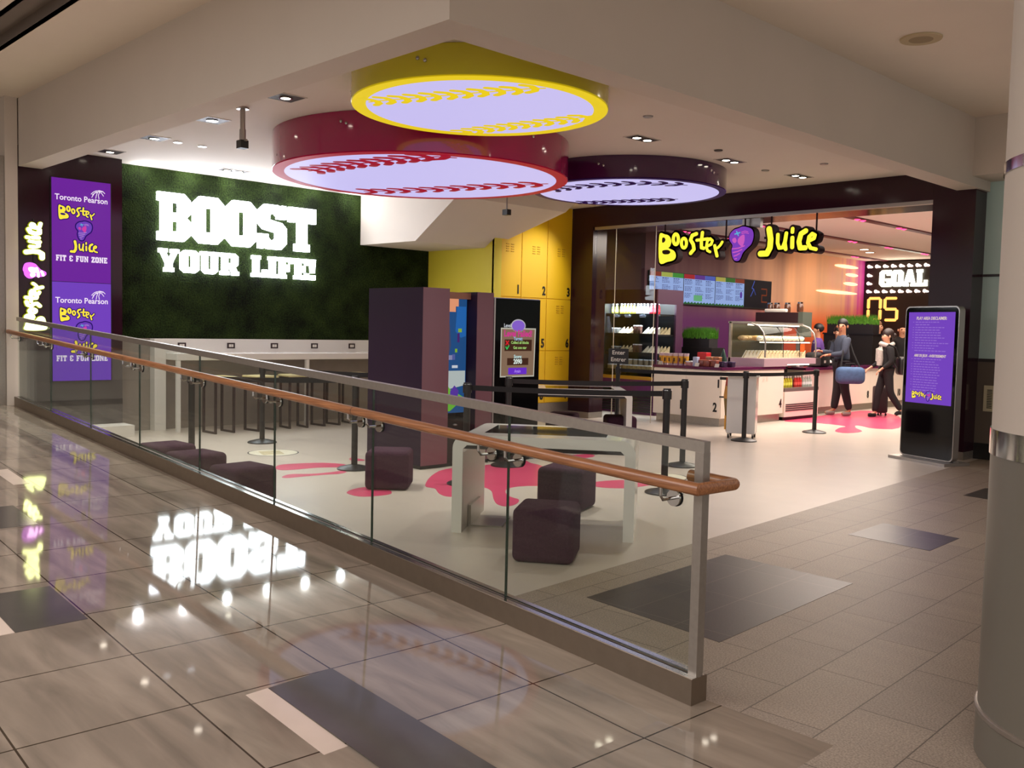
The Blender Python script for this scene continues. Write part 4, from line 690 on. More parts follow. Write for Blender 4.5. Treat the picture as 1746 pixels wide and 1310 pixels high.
for i, (a,b_) in enumerate(((-.22,.05),(-.02,-.08),(.1,.04))):
    q = CM @ Vector((a,b_,.905)); tag(MB().ball((q.x,q.y,q.z+.014),(.03,.03,.016)).build('sample_cup_lid', M_whitem, None, True), ('white lid on the left of the cart top','white lid at the front middle of the cart top','white lid on the right of the cart top')[i], 'lid', 'white lids on the cart')
# ---------------------------------------------------------------- hanging brand sign in the shop front
hs = thing('hanging_sign', 'yellow brand lettering with violet berry emblem hanging in the shop front', 'sign', (-7.7, 11.9, 2.55))
HM = frame((-7.7,11.9,2.8),(1,0,0),(0,0,1))
for keys in (BOO, JUI):
    logo(MB(), keys, HM, -.15, -.012, .032).build('letter_return', M_signret, hs); logo(MB(), keys, HM, -.03, 0, .0).build('letter_face', E_signy, hs)
x = logo(MB(), ('berry',), HM, -.15, -.012, .02).build('emblem_return', M_signret, hs); be = logo(MB(), ('berry',), HM, -.012, 0).build('emblem_face', E_berry, hs)
logo(MB(), ('heart','pinkl','swirl1','swirl2','swirl3','swirl4','hat1','hat2'), HM, .0, .004).build('emblem_pink', E_pinkf, be); logo(MB(), ('leaf1','leaf2'), HM, .004, .007).build('emblem_leaf', E_teal, be)
for x in (-9.016,-7.901,-7.582,-7.151,-6.457): MB().cyl((x,11.99,2.72),.012,.49,10).build('hanger_rod', M_signret, hs)
MB().box(-9.05,-7.75,11.97,11.995,2.85,2.88).box(-7.25,-6.35,11.97,11.995,2.85,2.88).build('mounting_rail', M_signret, hs)
# ---------------------------------------------------------------- menu screens
E_menu = emat('pale_blue_menu', (150,176,230), .85); E_mtx = emat('menu_ink', (92,104,170), .5); E_mhead = [emat('menu_picture', c, .6) for c in ((150,60,40),(190,200,90),(70,160,60),(190,40,50),(110,60,160),(90,110,210),(200,190,90),(60,120,40))]; E_mgreen = emat('menu_grass', (40,110,50), .6); E_dark = emat('dark_screen', (22,18,34), .4); E_bolt = emat('bolt_glow', (80,110,220), .6); E_or = emat('dim_orange_digit', (140,60,24), .6)
MX = -11.40; MW = 1.13; random.seed(11)
ML = ['first','second','third']
for i in range(4):
    y0 = 14.70+i*MW; d = thing('menu_screen', ('%s pale blue menu screen from the left above the bar' % ML[i]) if i < 3 else 'dark menu screen with orange digit, right end of the row above the bar', 'screen', (-11.45,y0+MW/2,2.05), 0, 'menu screens above the bar')
    MB().box(-11.446,MX,y0+.004,y0+MW-.004,2.05,2.69).build('housing', M_black, d); M = FX(MX+.001, y0, 2.06)
    s_ = MB().prism([(.012,.012),(MW-.012,.012),(MW-.012,.615),(.012,.615)],0,.001,M).build('screen', E_menu if i < 3 else E_dark, d)
    if i < 3:
        for k in range(3): MB().prism([(.012+k*.37,.525),(.378+k*.37,.525),(.378+k*.37,.615),(.012+k*.37,.615)],.001,.002,M).build('picture', E_mhead[(i*3+k) % 8], s_)
        t = MB()
        for c_ in range(3):
            yy = .49
            for r_ in range(15):
                x = .04+c_*.37; end = x+random.uniform(.16,.30)
                if r_ % 5 == 4: yy -= .026; continue
                while x < end: wl_ = random.uniform(.03,.07); t.prism([(x,yy),(min(x+wl_,end),yy),(min(x+wl_,end),yy+(.02 if r_ == 0 else .012)),(x,yy+(.02 if r_ == 0 else .012))],.001,.002,M); x += wl_+.018
                yy -= .027
        t.build('print', E_mtx, s_)
        MB().prism([(.012,.012)]+[(.012+k*.0368,.045+.016*((k*7) % 3-1)) for k in range(31)]+[(MW-.012,.012)],.002,.003,M).build('grass_border', E_mgreen, s_)
        if i == 1: MB().prism([(.36,.08),(.66,.08),(.66,.20),(.36,.20)],.002,.003,M).build('green_box', emat('menu_green',(110,190,130),.7), s_)
        if i == 2: MB().prism([(1.0+.045*math.cos(a*PI/6),.27+.075*math.sin(a*PI/6)) for a in range(12)],.002,.003,M).build('violet_emblem', emat('menu_violet',(96,50,170),.7), s_)
    else:
        MB().stroke([(.40,.60),(.30,.44),(.38,.42),(.26,.26)],.02,.001,.002,M,seg=3).stroke([(.38,.42),(.46,.30)],.012,.001,.002,M,seg=3).build('bolt', E_bolt, s_)
        MB().stroke([(.70,.44),(.92,.44),(.92,.30),(.72,.30),(.72,.15),(.94,.15)],.03,.001,.002,M,seg=3).build('orange_digit', E_or, s_)
# ---------------------------------------------------------------- scoreboard
E_goal = emat('goal_letter', (255,250,224), 7.0); E_bulb = emat('marquee_bulb', (255,214,196), 6.0); E_seg = emat('amber_segment', (255,172,84), 2.2)
sb = thing('scoreboard', 'black scoreboard with glowing GOAL letters, bulbs and amber 05 at the back', 'scoreboard', (-10.2,23.95,1.2)); BM = FY(23.9)
MB().box(-11.44,-8.8,23.9,23.99,1.2,3.42).build('board', mat('scoreboard_black',(26,20,18),.45), sb)
slab(MB(),'GOAL',BM,-11.02,2.78,1.22,.42,.03,gap=.25,each=lambda c,T: T.build('letter', E_goal, sb))
def seg7(s, x, y, w_, h, name):
    a = {'a':[(x,y+h),(x+w_,y+h)],'b':[(x+w_,y+h),(x+w_,y+h/2)],'c':[(x+w_,y+h/2),(x+w_,y)],'d':[(x,y),(x+w_,y)],'e':[(x,y),(x,y+h/2)],'f':[(x,y+h/2),(x,y+h)],'g':[(x,y+h/2),(x+w_,y+h/2)]}
    t = MB()
    for k in s:
        p, q = (Vector(v) for v in a[k]); u = (q-p).normalized()*.045; t.stroke([p+u,q-u],.07,0,.03,BM)
    t.build(name, E_seg, sb)
seg7('abcdef',-11.30,1.92,.32,.56,'digit'); seg7('afgcd',-10.86,1.92,.32,.56,'digit')
for z in (3.31,2.66):
    for i in range(9): x = -11.33+i*.21; MB().ball((x,23.88,z),(.045,.03,.045),10).tube([(x+.05,23.88,z-.01),(x+.10,23.88,z-.02)],[.03,.015],8).build('bulb', E_bulb, sb, True)
for z in (3.08,2.87): MB().ball((-11.33,23.88,z),(.045,.03,.045),10).tube([(-11.28,23.88,z-.01),(-11.23,23.88,z-.02)],[.03,.015],8).build('bulb', E_bulb, sb, True)
E_flare = emat('stadium_lamp_glow', (255,200,150), 2.2)  # scoreboard bulbs' reflections in the mural wall, built as glowing ellipsoids
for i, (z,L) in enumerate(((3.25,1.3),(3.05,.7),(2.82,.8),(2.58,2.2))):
    tag(MB().ball((-11.43,23.5-L/2,z),(.02,L*.5,.045),16).build('bulb_reflection', E_flare, None, True), ('top','second','third','lowest')[i]+' of four glowing streaks drawn as bulb reflections at the end of the orange mural wall', 'reflection streak', 'bulb reflection streaks on the mural wall')
# bar ceiling strips with pink leds
M_strip = mat('burgundy_strip', (92,22,44), .4); E_led = emat('pink_led', (255,60,110), 4.0)
for i, x in enumerate((-5.6,-7.4,-9.2,-10.9)):
    d = thing('ceiling_strip', ('burgundy ceiling strip with pink lamps, %s from the right over the bar' % ('first','second','third','fourth')[i]), 'ceiling strip', (x,18,3.46), 0, 'burgundy light strips on the bar ceiling'); MB().box(x-.07,x+.07,13.1,23.95,3.435,3.46).build('strip', M_strip, d)
    for y in (15.2,16.8,18.6,20.3,22.2): MB().lathe((x,y-.1,3.41),[(.0,.0),(.05,.02),(.05,.026)],12).lathe((x,y+.1,3.41),[(0,0),(.05,.02),(.05,.026)],12).build('led_pair', E_led, d)
for i, (x,y) in enumerate(((-10.15,21.4),(-9.9,20.6),(-6.0,15.6))):
    d = thing('recessed_downlight', ('recessed warm bar downlight before the scoreboard','recessed warm bar downlight near the mural','recessed warm bar downlight near the shop front pier')[i], 'downlight', (x,y,3.46)); MB().cyl((x,y,3.45),.13,.01,24).build('trim', M_trimw, d); MB().cyl((x,y,3.447),.09,.006,20).build('lamp', E_lampw, d)
# ---------------------------------------------------------------- counter
M_ctop = mat('plum_counter_top', (92,30,72), .25, coat=.3); M_cfront = mat('cream_counter_door', (244,232,218), .4)
ck = thing('bar_counter', 'cream locker-front bar counter with plum top, left of the deli case', 'counter', (-8.9,13.0,0))
MB().box(-9.70,-8.38,12.72,13.30,.13,.90).box(-9.0,-8.38,13.30,14.62,.13,.90).build('cabinet', M_cfront, ck); MB().box(-9.66,-8.42,12.76,13.28,0,.13).box(-8.96,-8.42,13.28,14.60,0,.13).build('kickplate', M_steel, ck)
MB().prism([(-9.72,12.69),(-8.35,12.69),(-8.35,14.64),(-9.0,14.64),(-9.0,13.32),(-9.72,13.32)],.90,.945).build('worktop', M_ctop, ck)
def cdoor(F, wd, numtxt, par):
    d = MB().prism([(0.003,.135),(wd-.003,.135),(wd-.003,.885),(.003,.885)],0,.012,F).build('door', M_cfront, par)
    for a in (wd*.28,wd*.28+.11):
        v = MB()
        for b in range(4): v.prism([(a,.80-.03*b),(a+.06,.80-.03*b),(a+.06,.807-.03*b),(a,.807-.03*b)],.012,.018,F)
        v.build('vent', M_cfront, d)
    if numtxt: t = MB(); text(t,numtxt,F @ Matrix.Translation((0,0,.0125)),.20,wd-.09,.30,depth=.003,bold=.006,sx=.75); t.build('numeral', M_num, d)
cdoor(FY(12.72,-9.70),.66,'1',ck); cdoor(FY(12.72,-9.04),.66,'2',ck); cdoor(FX(-8.38,12.72),.95,'3',ck); cdoor(FX(-8.38,13.67),.95,'4',ck)
cr = thing('bar_counter', 'cream locker-front bar counter with plum top where the man is paying', 'counter', (-8.85,17.9,0))
MB().box(-9.05,-8.70,15.86,20.2,.13,.84).build('cabinet', M_cfront, cr); MB().box(-9.02,-8.74,15.9,20.2,0,.13).build('kickplate', M_steel, cr); MB().box(-9.10,-8.64,15.86,20.25,.84,.885).build('worktop', M_ctop, cr)
for y_, w_, n_ in ((15.88,1.27,'6'),(17.15,1.45,'8'),(18.60,1.45,'10')): cdoor(FX(-8.70,y_),w_,n_,cr)
bc = thing('back_counter', 'dark back counter along the mural wall below the menu screens', 'counter', (-11.1,17,0)); MB().box(-11.44,-10.8,14.2,21.5,0,.90).build('cabinet', mat('plum_cabinet',(60,26,60),.5), bc); MB().box(-11.44,-10.78,14.2,21.5,.90,.94).build('worktop', M_black, bc)
# ---------------------------------------------------------------- open chiller
ch = thing('open_chiller', 'plum open-front display chiller stocked with drinks and sandwiches', 'chiller', (-10.78,13.7,0)); M_chin = mat('chiller_black',(22,22,26),.4); M_purp = mat('purple_laminate',(110,34,104),.4); M_purd = mat('dim_purple_laminate',(66,26,58),.5)
CX0, CX1 = -11.42, -10.15
MB().box(CX0,CX1-.04,14.03,14.10,0,2.24).box(CX0,CX0+.04,13.36,14.03,.66,2.05).build('back_panel', M_chin, ch)
MB().box(CX0,CX1-.005,13.36,14.10,2.05,2.24).box(CX0,CX1-.005,13.335,13.36,1.985,2.24).build('canopy', mat('maroon_canopy',(92,40,44),.4), ch)
sd_ = MB().box(CX1-.04,CX1,13.90,14.10,0,2.24).box(CX1-.04,CX1,13.35,13.90,1.98,2.24).box(CX1-.04,CX1,13.35,13.90,0,.72).box(CX1-.04,CX1,13.35,13.38,.72,1.98).build('side_panel', M_purd, ch)
MB().box(CX1-.024,CX1-.016,13.38,13.90,.72,1.98).build('side_window', M_clear, sd_)
MB().box(CX0,CX1-.04,13.36,14.03,0,.66).build('base', M_purp, ch)
lv = MB()
for i in range(8): lv.box(CX0+.02,CX1-.06,13.335,13.36,.04+.045*i,.07+.045*i)
lv.build('louver', M_black, ch); MB().box(CX0+.02,CX1-.06,13.335,13.36,.62,.68).build('yellow_rail', mat('ochre_strip',(206,150,40),.4), ch)
E_shelfglow = emat('added_shelf_glow', (225,240,255), 9.0); MB().box(CX0+.06,CX1-.08,13.40,13.44,2.025,2.05).build('light_strip', emat('cool_tube',(225,240,255),6.0), ch)
SH = [1.80,1.44,1.10,.78]
for i, z in enumerate(SH):
    MB().box(CX0+.04,CX1-.05,13.42 if i else 13.5,14.02,z-.03,z).box(CX0+.04,CX1-.05,13.405,13.42,z-.045,z+.012).build('shelf', M_black, ch)
    if i < 3: MB().box(CX0+.08,CX1-.1,13.425,13.438,z-.042,z-.031).build('light_strip', E_shelfglow, ch)  # glowing strips added under the shelves to brighten the stock
area('chiller_lamp', (-10.78,13.42,2.0), 1.1, 55, (.85,.93,1.0), (math.radians(25),0,0), .05)
# products: build one of each kind with its parts, then copies
ORDN = ['first','second','third','fourth','fifth','sixth','seventh','eighth','ninth','tenth','eleventh','twelfth','thirteenth','fourteenth','fifteenth','sixteenth']
def proto(name, parts, label, cat, group):            # parts: (name, MB in local coordinates, material, smooth)
    d = thing(name, label, cat, (0,0,0), 0, group)
    for n_, mb, m, sm in parts: mb.build(n_, m, d, sm)
    return d
def row(pr, spots, lab, rz=0.0):
    for i, s in enumerate(spots):
        l = lab % ORDN[i]
        if i == 0: pr.location = s; pr.rotation_euler = (0,0,rz); pr['label'] = l
        else: dup(pr, s, rz, l)
def bottle(colr, cap, group, lab, spots, sc=1.0):
    p = proto('drink_bottle', [('body', MB().lathe((0,0,0),[(.0,0),(.032*sc,0),(.034*sc,.01),(.034*sc,.12*sc),(.016*sc,.16*sc),(.014*sc,.175*sc)],14), mat(group.replace(' ','_')+'_body',colr,.2,noise=.15,nscale=20), True), ('label_band', MB().lathe((0,0,.04*sc),[(.0345*sc,0),(.0345*sc,.05*sc)],14), mat(group.replace(' ','_')+'_label',tuple(min(255,int(v*1.25+30)) for v in colr),.4), True), ('cap', MB().cyl((0,0,.172*sc),.017*sc,.025*sc,12), mat(group.replace(' ','_')+'_cap',cap,.3), True)], 'x', 'bottle', group); row(p, spots, lab)
top = SH[0]
bottle((206,204,40),(235,238,245),'yellow bottles on the top chiller shelf','%s yellow bottle from the left on the top chiller shelf',[(-11.13+i*.073,13.56,top) for i in range(5)])
bottle((120,130,160),(230,235,245),'clear bottles on the top chiller shelf','%s clear bottle from the left on the top chiller shelf',[(-10.75+i*.073,13.56,top) for i in range(4)])
bottle((190,24,34),(240,240,245),'red bottles on the top chiller shelf','%s red bottle from the left on the top chiller shelf',[(-10.44+i*.075,13.56,top) for i in range(3)])
bottle((90,96,40),(210,220,230),'olive bottles at the left of the top chiller shelf','%s olive bottle from the left end of the top chiller shelf',[(-11.33+i*.085,13.56,top) for i in range(2)])
M_film = mat('clear_film', (214,216,206), .15); M_bread = mat('sandwich_bread', (214,198,156), .7, noise=.25, nscale=30); M_wrapw = mat('pale_wrap', (206,206,188), .5, noise=.15, nscale=25); M_fill = mat('sandwich_filling', (150,126,80), .6, noise=.4, nscale=40)
def sandwich(group, lab, spots, c=M_bread, fil=M_fill, rz=0.0):
    t = [(0,0),(.13,0),(.13,.13)]; R = Matrix(((1,0,0,0),(0,0,1,-.03),(0,1,0,0),(0,0,0,1)))
    p = proto('packed_sandwich', [('bread', MB().prism(t,0,.022,R).prism(t,.040,.062,R), c, False), ('filling', MB().prism([(.006,.004),(.126,.004),(.126,.120)],.022,.040,R), fil, False)], 'x', 'sandwich', group); row(p, spots, lab, rz)
def pack(group, lab, spots, colr, sz=(.05,.04,.12), rz=0.0, name='snack_pack', cat='packet', lid=(220,222,226)):
    p = proto(name, [('pack', MB().rbox(-sz[0],sz[0],-sz[1],sz[1],0,sz[2],.012), mat(group.replace(' ','_')+'_print',colr,.35,noise=.3,nscale=30), True), ('lid', MB().rbox(-sz[0]*1.02,sz[0]*1.02,-sz[1]*1.02,sz[1]*1.02,sz[2]-.012,sz[2]+.008,.004,sub=1), mat(group.replace(' ','_')+'_lid',lid,.3), True)], 'x', cat, group); row(p, spots, lab, rz)
for si, nm in ((1,'second'),(2,'third')):
    z = SH[si]
    sandwich('wraps on the %s chiller shelf' % nm, '%s wrap from the left on the '+nm+' chiller shelf', [(-11.14+i*.085,13.47,z) for i in range(4)], rz=.9)
    pack('brown packs on the %s chiller shelf' % nm, '%s brown pack right of the wraps on the '+nm+' chiller shelf', [(-10.74+i*.09,13.50,z) for i in range(2)], (96,66,60), (.038,.035,.15))
    sandwich('sandwiches on the %s chiller shelf' % nm, '%s boxed sandwich from the left, right half of the '+nm+' chiller shelf', [(-10.58+i*.08,13.47,z) for i in range(4)], M_wrapw, mat('egg_filling_%d' % si,(216,196,90),.6), .9)
    sandwich('rear sandwiches on the %s chiller shelf' % nm, '%s boxed sandwich from the left in the rear row of the '+nm+' chiller shelf', [(-10.62+i*.08,13.72,z) for i in range(5)], M_bread, M_fill, .9)
    pack('grey packs at the left of the %s chiller shelf' % nm, '%s grey pack from the left end of the '+nm+' chiller shelf', [(-11.32+i*.10,13.60,z) for i in range(2)], (110,112,110), (.042,.04,.10))  # plain grey packs with pale lids
pack('tubs on the bottom chiller shelf', '%s clear tub from the left on the bottom chiller shelf', [(-11.30+i*.115,13.50,SH[3]) for i in range(10)], (176,160,110), (.05,.05,.09), name='food_tub', cat='tub', lid=(226,232,238))
pack('tall tubs behind on the bottom chiller shelf', '%s taller tub from the left behind the low tubs on the bottom chiller shelf', [(-11.0+i*.125,13.72,SH[3]) for i in range(6)], (150,130,100), (.045,.045,.19), name='food_tub', cat='tub', lid=(226,232,238))
for i, x in enumerate((-11.12,-10.86,-10.52)): tag(MB().prism([(-.06,0),(.06,0),(.06,.05),(-.06,.05)],0,.002,frame((x,13.40,SH[0]-.06),(1,0,0),(0,-.4,.9))).build('price_card', mat('pale_blue_card',(180,206,240),.5)), '%s pale price card from the left on the top chiller shelf edge' % ORDN[i], 'price card', 'price cards on the top chiller shelf')
# ---------------------------------------------------------------- things on the counter
Z1 = .945; M_cup = mat('amber_cup_print',(222,166,50),.4); M_cupw = mat('mauve_cup_rim',(206,180,190),.4)
p = proto('smoothie_cup', [('sleeve', MB().lathe((0,0,0),[(.033,.03),(.041,.15)],20), M_cup, True), ('rim', MB().lathe((0,0,0),[(0,0),(.031,0),(.0325,.031)],20).lathe((0,0,0),[(.0405,.149),(.045,.19),(.047,.195),(.04,.196),(0,.19)],20), M_cupw, True), ('print_mark', MB().box(-.012,.012,-.042,-.034,.06,.12), mat('brown_mark',(86,44,20),.5), False)], 'x','cup','yellow cups on the bar counter')
row(p, [(-9.62,12.80,Z1),(-9.52,12.80,Z1),(-9.42,12.78,Z1),(-9.33,12.80,Z1),(-9.25,12.84,Z1),(-9.17,12.88,Z1)], '%s tall yellow and white cup from the left on the bar counter')
pack('striped snack packs on the bar counter','%s pinkish striped snack pack from the left on the bar counter',[(-9.05,12.90,Z1),(-9.05,12.80,Z1)],(186,130,130),(.055,.04,.07))
pack('stacked bar boxes on the bar counter','%s brown bar box from the left on the bar counter',[(-8.84,12.86,Z1),(-8.72,12.84,Z1),(-8.60,12.86,Z1)],(140,70,56),(.055,.05,.10),name='bar_box',cat='box',lid=(170,90,70))
pack('bar boxes behind on the bar counter','%s brown bar box in the rear row on the bar counter',[(-8.80,13.02,Z1),(-8.66,13.02,Z1)],(150,96,60),(.055,.05,.15),name='bar_box',cat='box',lid=(190,130,90))
pack('violet bar boxes by the deli case','%s violet bar box left of the deli case',[(-8.50,12.95,Z1),(-8.46,13.12,Z1)],(60,40,70),(.05,.05,.08),name='bar_box',cat='box',lid=(70,50,90))
tag(MB().rbox(-8.96,-8.88,12.76,12.84,Z1,Z1+.15,.006).build('milk_carton', mat('blue_white_carton',(176,186,216),.4)), 'white and blue carton standing on the bar counter beside the brown bar boxes','carton'); tag(MB().rbox(-9.10,-8.92,13.08,13.22,Z1,Z1+.22,.006).build('red_box', mat('red_carton',(196,24,36),.4)), 'bright red box standing behind the carton on the bar counter','box'); tag(MB().rbox(-8.88,-8.74,13.10,13.2,Z1,Z1+.13,.006).build('blue_box', mat('sky_carton',(110,166,206),.4)),'pale blue box behind the bar boxes on the counter','box')
tag(MB().lathe((-8.68,13.22,Z1),[(.07,0),(.06,.10),(.035,.2),(.01,.28),(0,.29)],18).build('green_cone', mat('dark_green_cone',(20,56,44),.5),smooth=True),'dark green cone standing at the back of the bar counter','ornament')
for i,(x,y) in enumerate(((-9.60,12.735),(-8.86,12.73),(-8.50,12.76))): tag(MB().prism([(-.04,0),(.04,0),(.04,.06),(-.04,.06)],0,.002,frame((x,y,Z1),(1,0,0),(0,.4,.9))).build('price_card', M_whitem), 'white price card on the counter edge, %s from the left' % ORDN[i],'price card','white price cards on the bar counter')
# planters
M_blade = mat('artificial_grass',(82,140,34),.8,noise=.3,nscale=30); 
def planter(x0,x1,y0,y1,z0,z1,label,base):
    d = thing('grass_planter',label,'planter',((x0+x1)/2,(y0+y1)/2,z0)); MB().box(x0,x1,y0,y1,z0,z1).build('trough', mat('dark_trough',(30,26,28),.5), d); g_ = MB(); random.seed(5)
    for i in range(900):
        x = random.uniform(x0-.01,x1+.01); y = random.uniform(y0-.01,y1+.01); h = random.uniform(.14,.22); dx = random.uniform(-.05,.05); dy = random.uniform(-.06,.03); g_.add([(x-.008,y,z1-.02),(x+.008,y,z1-.02),(x+dx,y+dy,z1+h)],[(0,1,2)])
    g_.box(x0+.01,x1-.01,y0+.01,y1-.01,z1,z1+.09); g_.build('grass', M_blade, d); return d
planter(-10.38,-9.80,14.45,14.72,1.22,1.40,'box planter of bright artificial grass left of the deli case','')
pc = thing('equipment_cabinet','dark cabinet carrying the grass planter behind the bar counter','cabinet',(-10.1,14.65,0)); MB().box(-10.45,-9.72,14.42,14.84,0,1.22).build('body', M_black, pc); MB().box(-10.43,-9.74,14.405,14.42,.15,1.15).build('door', M_chin, pc)
planter(-10.2,-9.15,19.6,19.9,1.55,1.76,'box planter of artificial grass below the amber scoreboard digits','')
pw_ = thing('partition','dark counter-high partition carrying the farther grass planter','partition',(-9.7,19.75,0)); MB().box(-10.25,-9.12,19.55,19.95,0,1.55).build('body', M_black, pw_); MB().box(-10.27,-9.10,19.53,19.97,1.52,1.55).build('cap', M_chin, pw_)
# equipment housing with jars
eq = thing('blender_hood','dark brown hood cabinet on the back bar carrying jars','cabinet',(-9.7,16.7,0)); MB().box(-10.15,-9.22,16.55,16.9,1.62,1.92).build('hood', mat('dark_brown_cabinet',(52,32,34),.4), eq); MB().box(-9.22,-9.12,16.55,16.9,1.45,1.93).build('side_panel', mat('grey_green_glass_frame',(84,90,80),.3), eq); MB().box(-10.13,-10.08,16.6,16.85,0,1.62).box(-9.27,-9.23,16.6,16.85,0,1.62).build('support', M_steel, eq)
p = proto('glass_jar',[('jar',MB().lathe((0,0,0),[(0,0),(.055,0),(.06,.02),(.06,.15),(.045,.17)],16),mat('dark_jar_contents',(84,50,34),.2,noise=.3,nscale=30),True),('lid',MB().cyl((0,0,.165),.05,.03,16),M_chrome,True)],'x','jar','jars on the dark hood'); row(p,[(-9.95,16.75,1.92),(-9.80,16.75,1.92),(-9.55,16.72,1.92),(-9.28,16.72,1.93)],'%s dark jar from the left on top of the dark hood')
tag(MB().rbox(-9.98,-9.50,16.58,16.66,1.92,1.99,.02).build('white_tray',M_whitem,smooth=True),'white tray in front of the jars on the dark hood','tray')
# ---------------------------------------------------------------- deli case
dc = thing('deli_case','curved-glass deli display case full of sandwiches at the counter corner','display case',(-8.65,14.7,0)); E_dl = emat('warm_case_light',(255,238,205),7.0)
CP = [(-9.02,1.68),(-8.62,1.67),(-8.47,1.62),(-8.38,1.52),(-8.335,1.36),(-8.33,1.10)]
for y in (13.92,15.62): 
    b = MB(); b.tube([(x,y,z) for x,z in CP],.014,8); b.box(-9.03,-8.99,y-.02,y+.02,.945,1.69); b.build('frame', M_steel, dc, True)
b = MB(); N = len(CP); b.add([(x,13.93,z) for x,z in CP]+[(x,15.61,z) for x,z in CP],[(i,i+1,N+i+1,N+i) for i in range(1,N-1)]); b.build('curved_glass', M_clear, dc, True); 
for y in (13.915,15.625): MB().prism([(-9.0,1.08)]+[(x,z) for x,z in CP],-.003,.003,frame((0,y,0),(1,0,0),(0,0,1))).build('end_glass', M_clear, dc)
for y in (14.5,15.06): MB().tube([(x,y,z) for x,z in CP[2:]],.006,6).build('glass_joint', M_black, dc)
MB().box(-9.05,-8.60,13.90,15.64,1.665,1.70).build('top', M_steel, dc); MB().box(-9.05,-8.33,13.90,14.655,.945,1.08).box(-9.05,-8.33,14.655,15.64,.98,1.08).build('upper_base', mat('mauve_case_panel',(176,150,160),.35), dc)
MB().box(-9.0,-8.42,13.94,15.60,1.36,1.375).build('middle_shelf', M_clear, dc); MB().box(-8.70,-8.66,13.95,15.6,1.635,1.655).box(-8.46,-8.44,13.95,15.6,1.345,1.36).build('light_strip', E_dl, dc); MB().box(-9.05,-9.02,13.92,15.62,1.08,1.66).build('back_panel', mat('olive_grey_back',(70,72,60),.3), dc)
MB().box(-9.05,-8.36,14.66,15.84,.06,.50).build('lower_body', M_cfront, dc); MB().box(-9.05,-8.40,14.68,15.82,.0,.06).build('plinth', M_black, dc); MB().box(-9.05,-8.36,14.66,15.84,.50,.56).build('shelf_front', mat('grey_case_sill',(110,100,96),.4), dc); MB().box(-9.05,-8.34,15.64,15.84,.945,1.08).box(-9.05,-9.0,14.66,15.84,.56,.98).build('case_back', M_greyd, dc)
MB().add([(-8.36,14.67,.56),(-8.36,15.83,.56),(-8.40,15.83,.98),(-8.40,14.67,.98)],[(0,1,2,3)]).build('lower_glass', M_clear, dc); MB().box(-8.5,-8.46,14.7,15.8,.955,.975).build('light_strip', E_dl, dc)
v = MB()
for k in range(4): v.box(-8.362,-8.354,14.70,15.75,.16+.035*k,.18+.035*k)
v.build('vent', M_greyd, dc)
sandwich('sandwiches on the lower deli shelf','%s sandwich from the left on the lower deli case shelf',[(-8.50,14.00+i*.115,1.08) for i in range(13)],M_bread,M_fill,math.radians(90))
sandwich('sandwiches at the back of the lower deli shelf','%s sandwich from the left in the rear row of the lower deli shelf',[(-8.80,14.00+i*.115,1.08) for i in range(13)],M_wrapw,M_fill,math.radians(90))
p = proto('filled_roll',[('roll',MB().ball((0,0,.045),(.052,.10,.045),12),mat('baked_roll',(206,160,90),.6,noise=.3,nscale=25),True),('wrap',MB().ball((0,-.035,.043),(.054,.066,.045),12),M_wrapw,True)],'x','bread roll','filled rolls on the upper deli shelf'); row(p,[(-8.56,14.03+i*.14,1.375) for i in range(11)],'%s filled roll from the left on the upper deli case shelf',math.radians(90))
p = proto('wrapped_roll',[('roll',MB().ball((0,0,.045),(.055,.10,.045),12),mat('pale_baked_roll',(214,190,140),.6,noise=.3,nscale=25),True)],'x','bread roll','pale rolls at the back of the upper deli shelf'); row(p,[(-8.84,14.03+i*.14,1.375) for i in range(11)],'%s pale roll from the left in the rear row of the upper deli shelf',math.radians(90))
bottle((200,190,60),(240,240,240),'yellow drinks in the lower deli case','%s yellow drink from the left in the lower deli case',[(-8.50,14.74+i*.085,.56) for i in range(5)]); bottle((206,60,54),(240,240,240),'red drinks in the lower deli case','%s red drink from the left in the lower deli case',[(-8.50,15.24+i*.085,.56) for i in range(3)]); bottle((190,196,186),(240,240,240),'white drinks in the lower deli case','%s white drink from the left in the lower deli case',[(-8.50,15.52+i*.085,.56) for i in range(4)])
tag(MB().box(-8.42,-8.415,15.22,15.38,1.19,1.33).build('brand_card',mat('orange_card',(214,96,30),.5)),'small orange card standing in the deli case at right','card')
tag(MB().rbox(-8.98,-8.84,15.90,16.02,.885,1.03,.03).build('napkin_stack',M_whitem,smooth=True),'white napkin stack on the counter right of the deli case','napkins')
# ---------------------------------------------------------------- people
def skin(nodes, edges, root, sub=2):                  # nodes: list of (pos, radius); returns (verts, faces)
    bm = bmesh.new(); L = bm.verts.layers.skin.verify(); vs = []
    for i, (p, r) in enumerate(nodes):
        v = bm.verts.new(p); v[L].radius = (r, r) if not isinstance(r, tuple) else r; v[L].use_root = (i == root); vs.append(v)
    for a, b in edges: bm.edges.new((vs[a], vs[b]))
    me = bpy.data.meshes.new('sk'); bm.to_mesh(me); bm.free(); o = bpy.data.objects.new('sk', me); C.collection.objects.link(o)
    m = o.modifiers.new('s','SKIN'); m.use_smooth_shade = True; m.branch_smoothing = .4; s = o.modifiers.new('u','SUBSURF'); s.levels = sub; s.render_levels = sub
    bpy.context.view_layer.update(); r = bpy.data.meshes.new_from_object(o.evaluated_get(bpy.context.evaluated_depsgraph_get())); bpy.data.objects.remove(o); bpy.data.meshes.remove(me)
    out = ([tuple(v.co) for v in r.vertices], [tuple(f.vertices) for f in r.polygons]); bpy.data.meshes.remove(r); return out
M_skin = mat('skin_tone_light',(206,150,120),.5); M_skin2 = mat('skin_tone_tan',(176,120,90),.5); M_eye = mat('eye_dark',(24,18,16),.2); M_lip = mat('lip_tone',(150,80,74),.5)
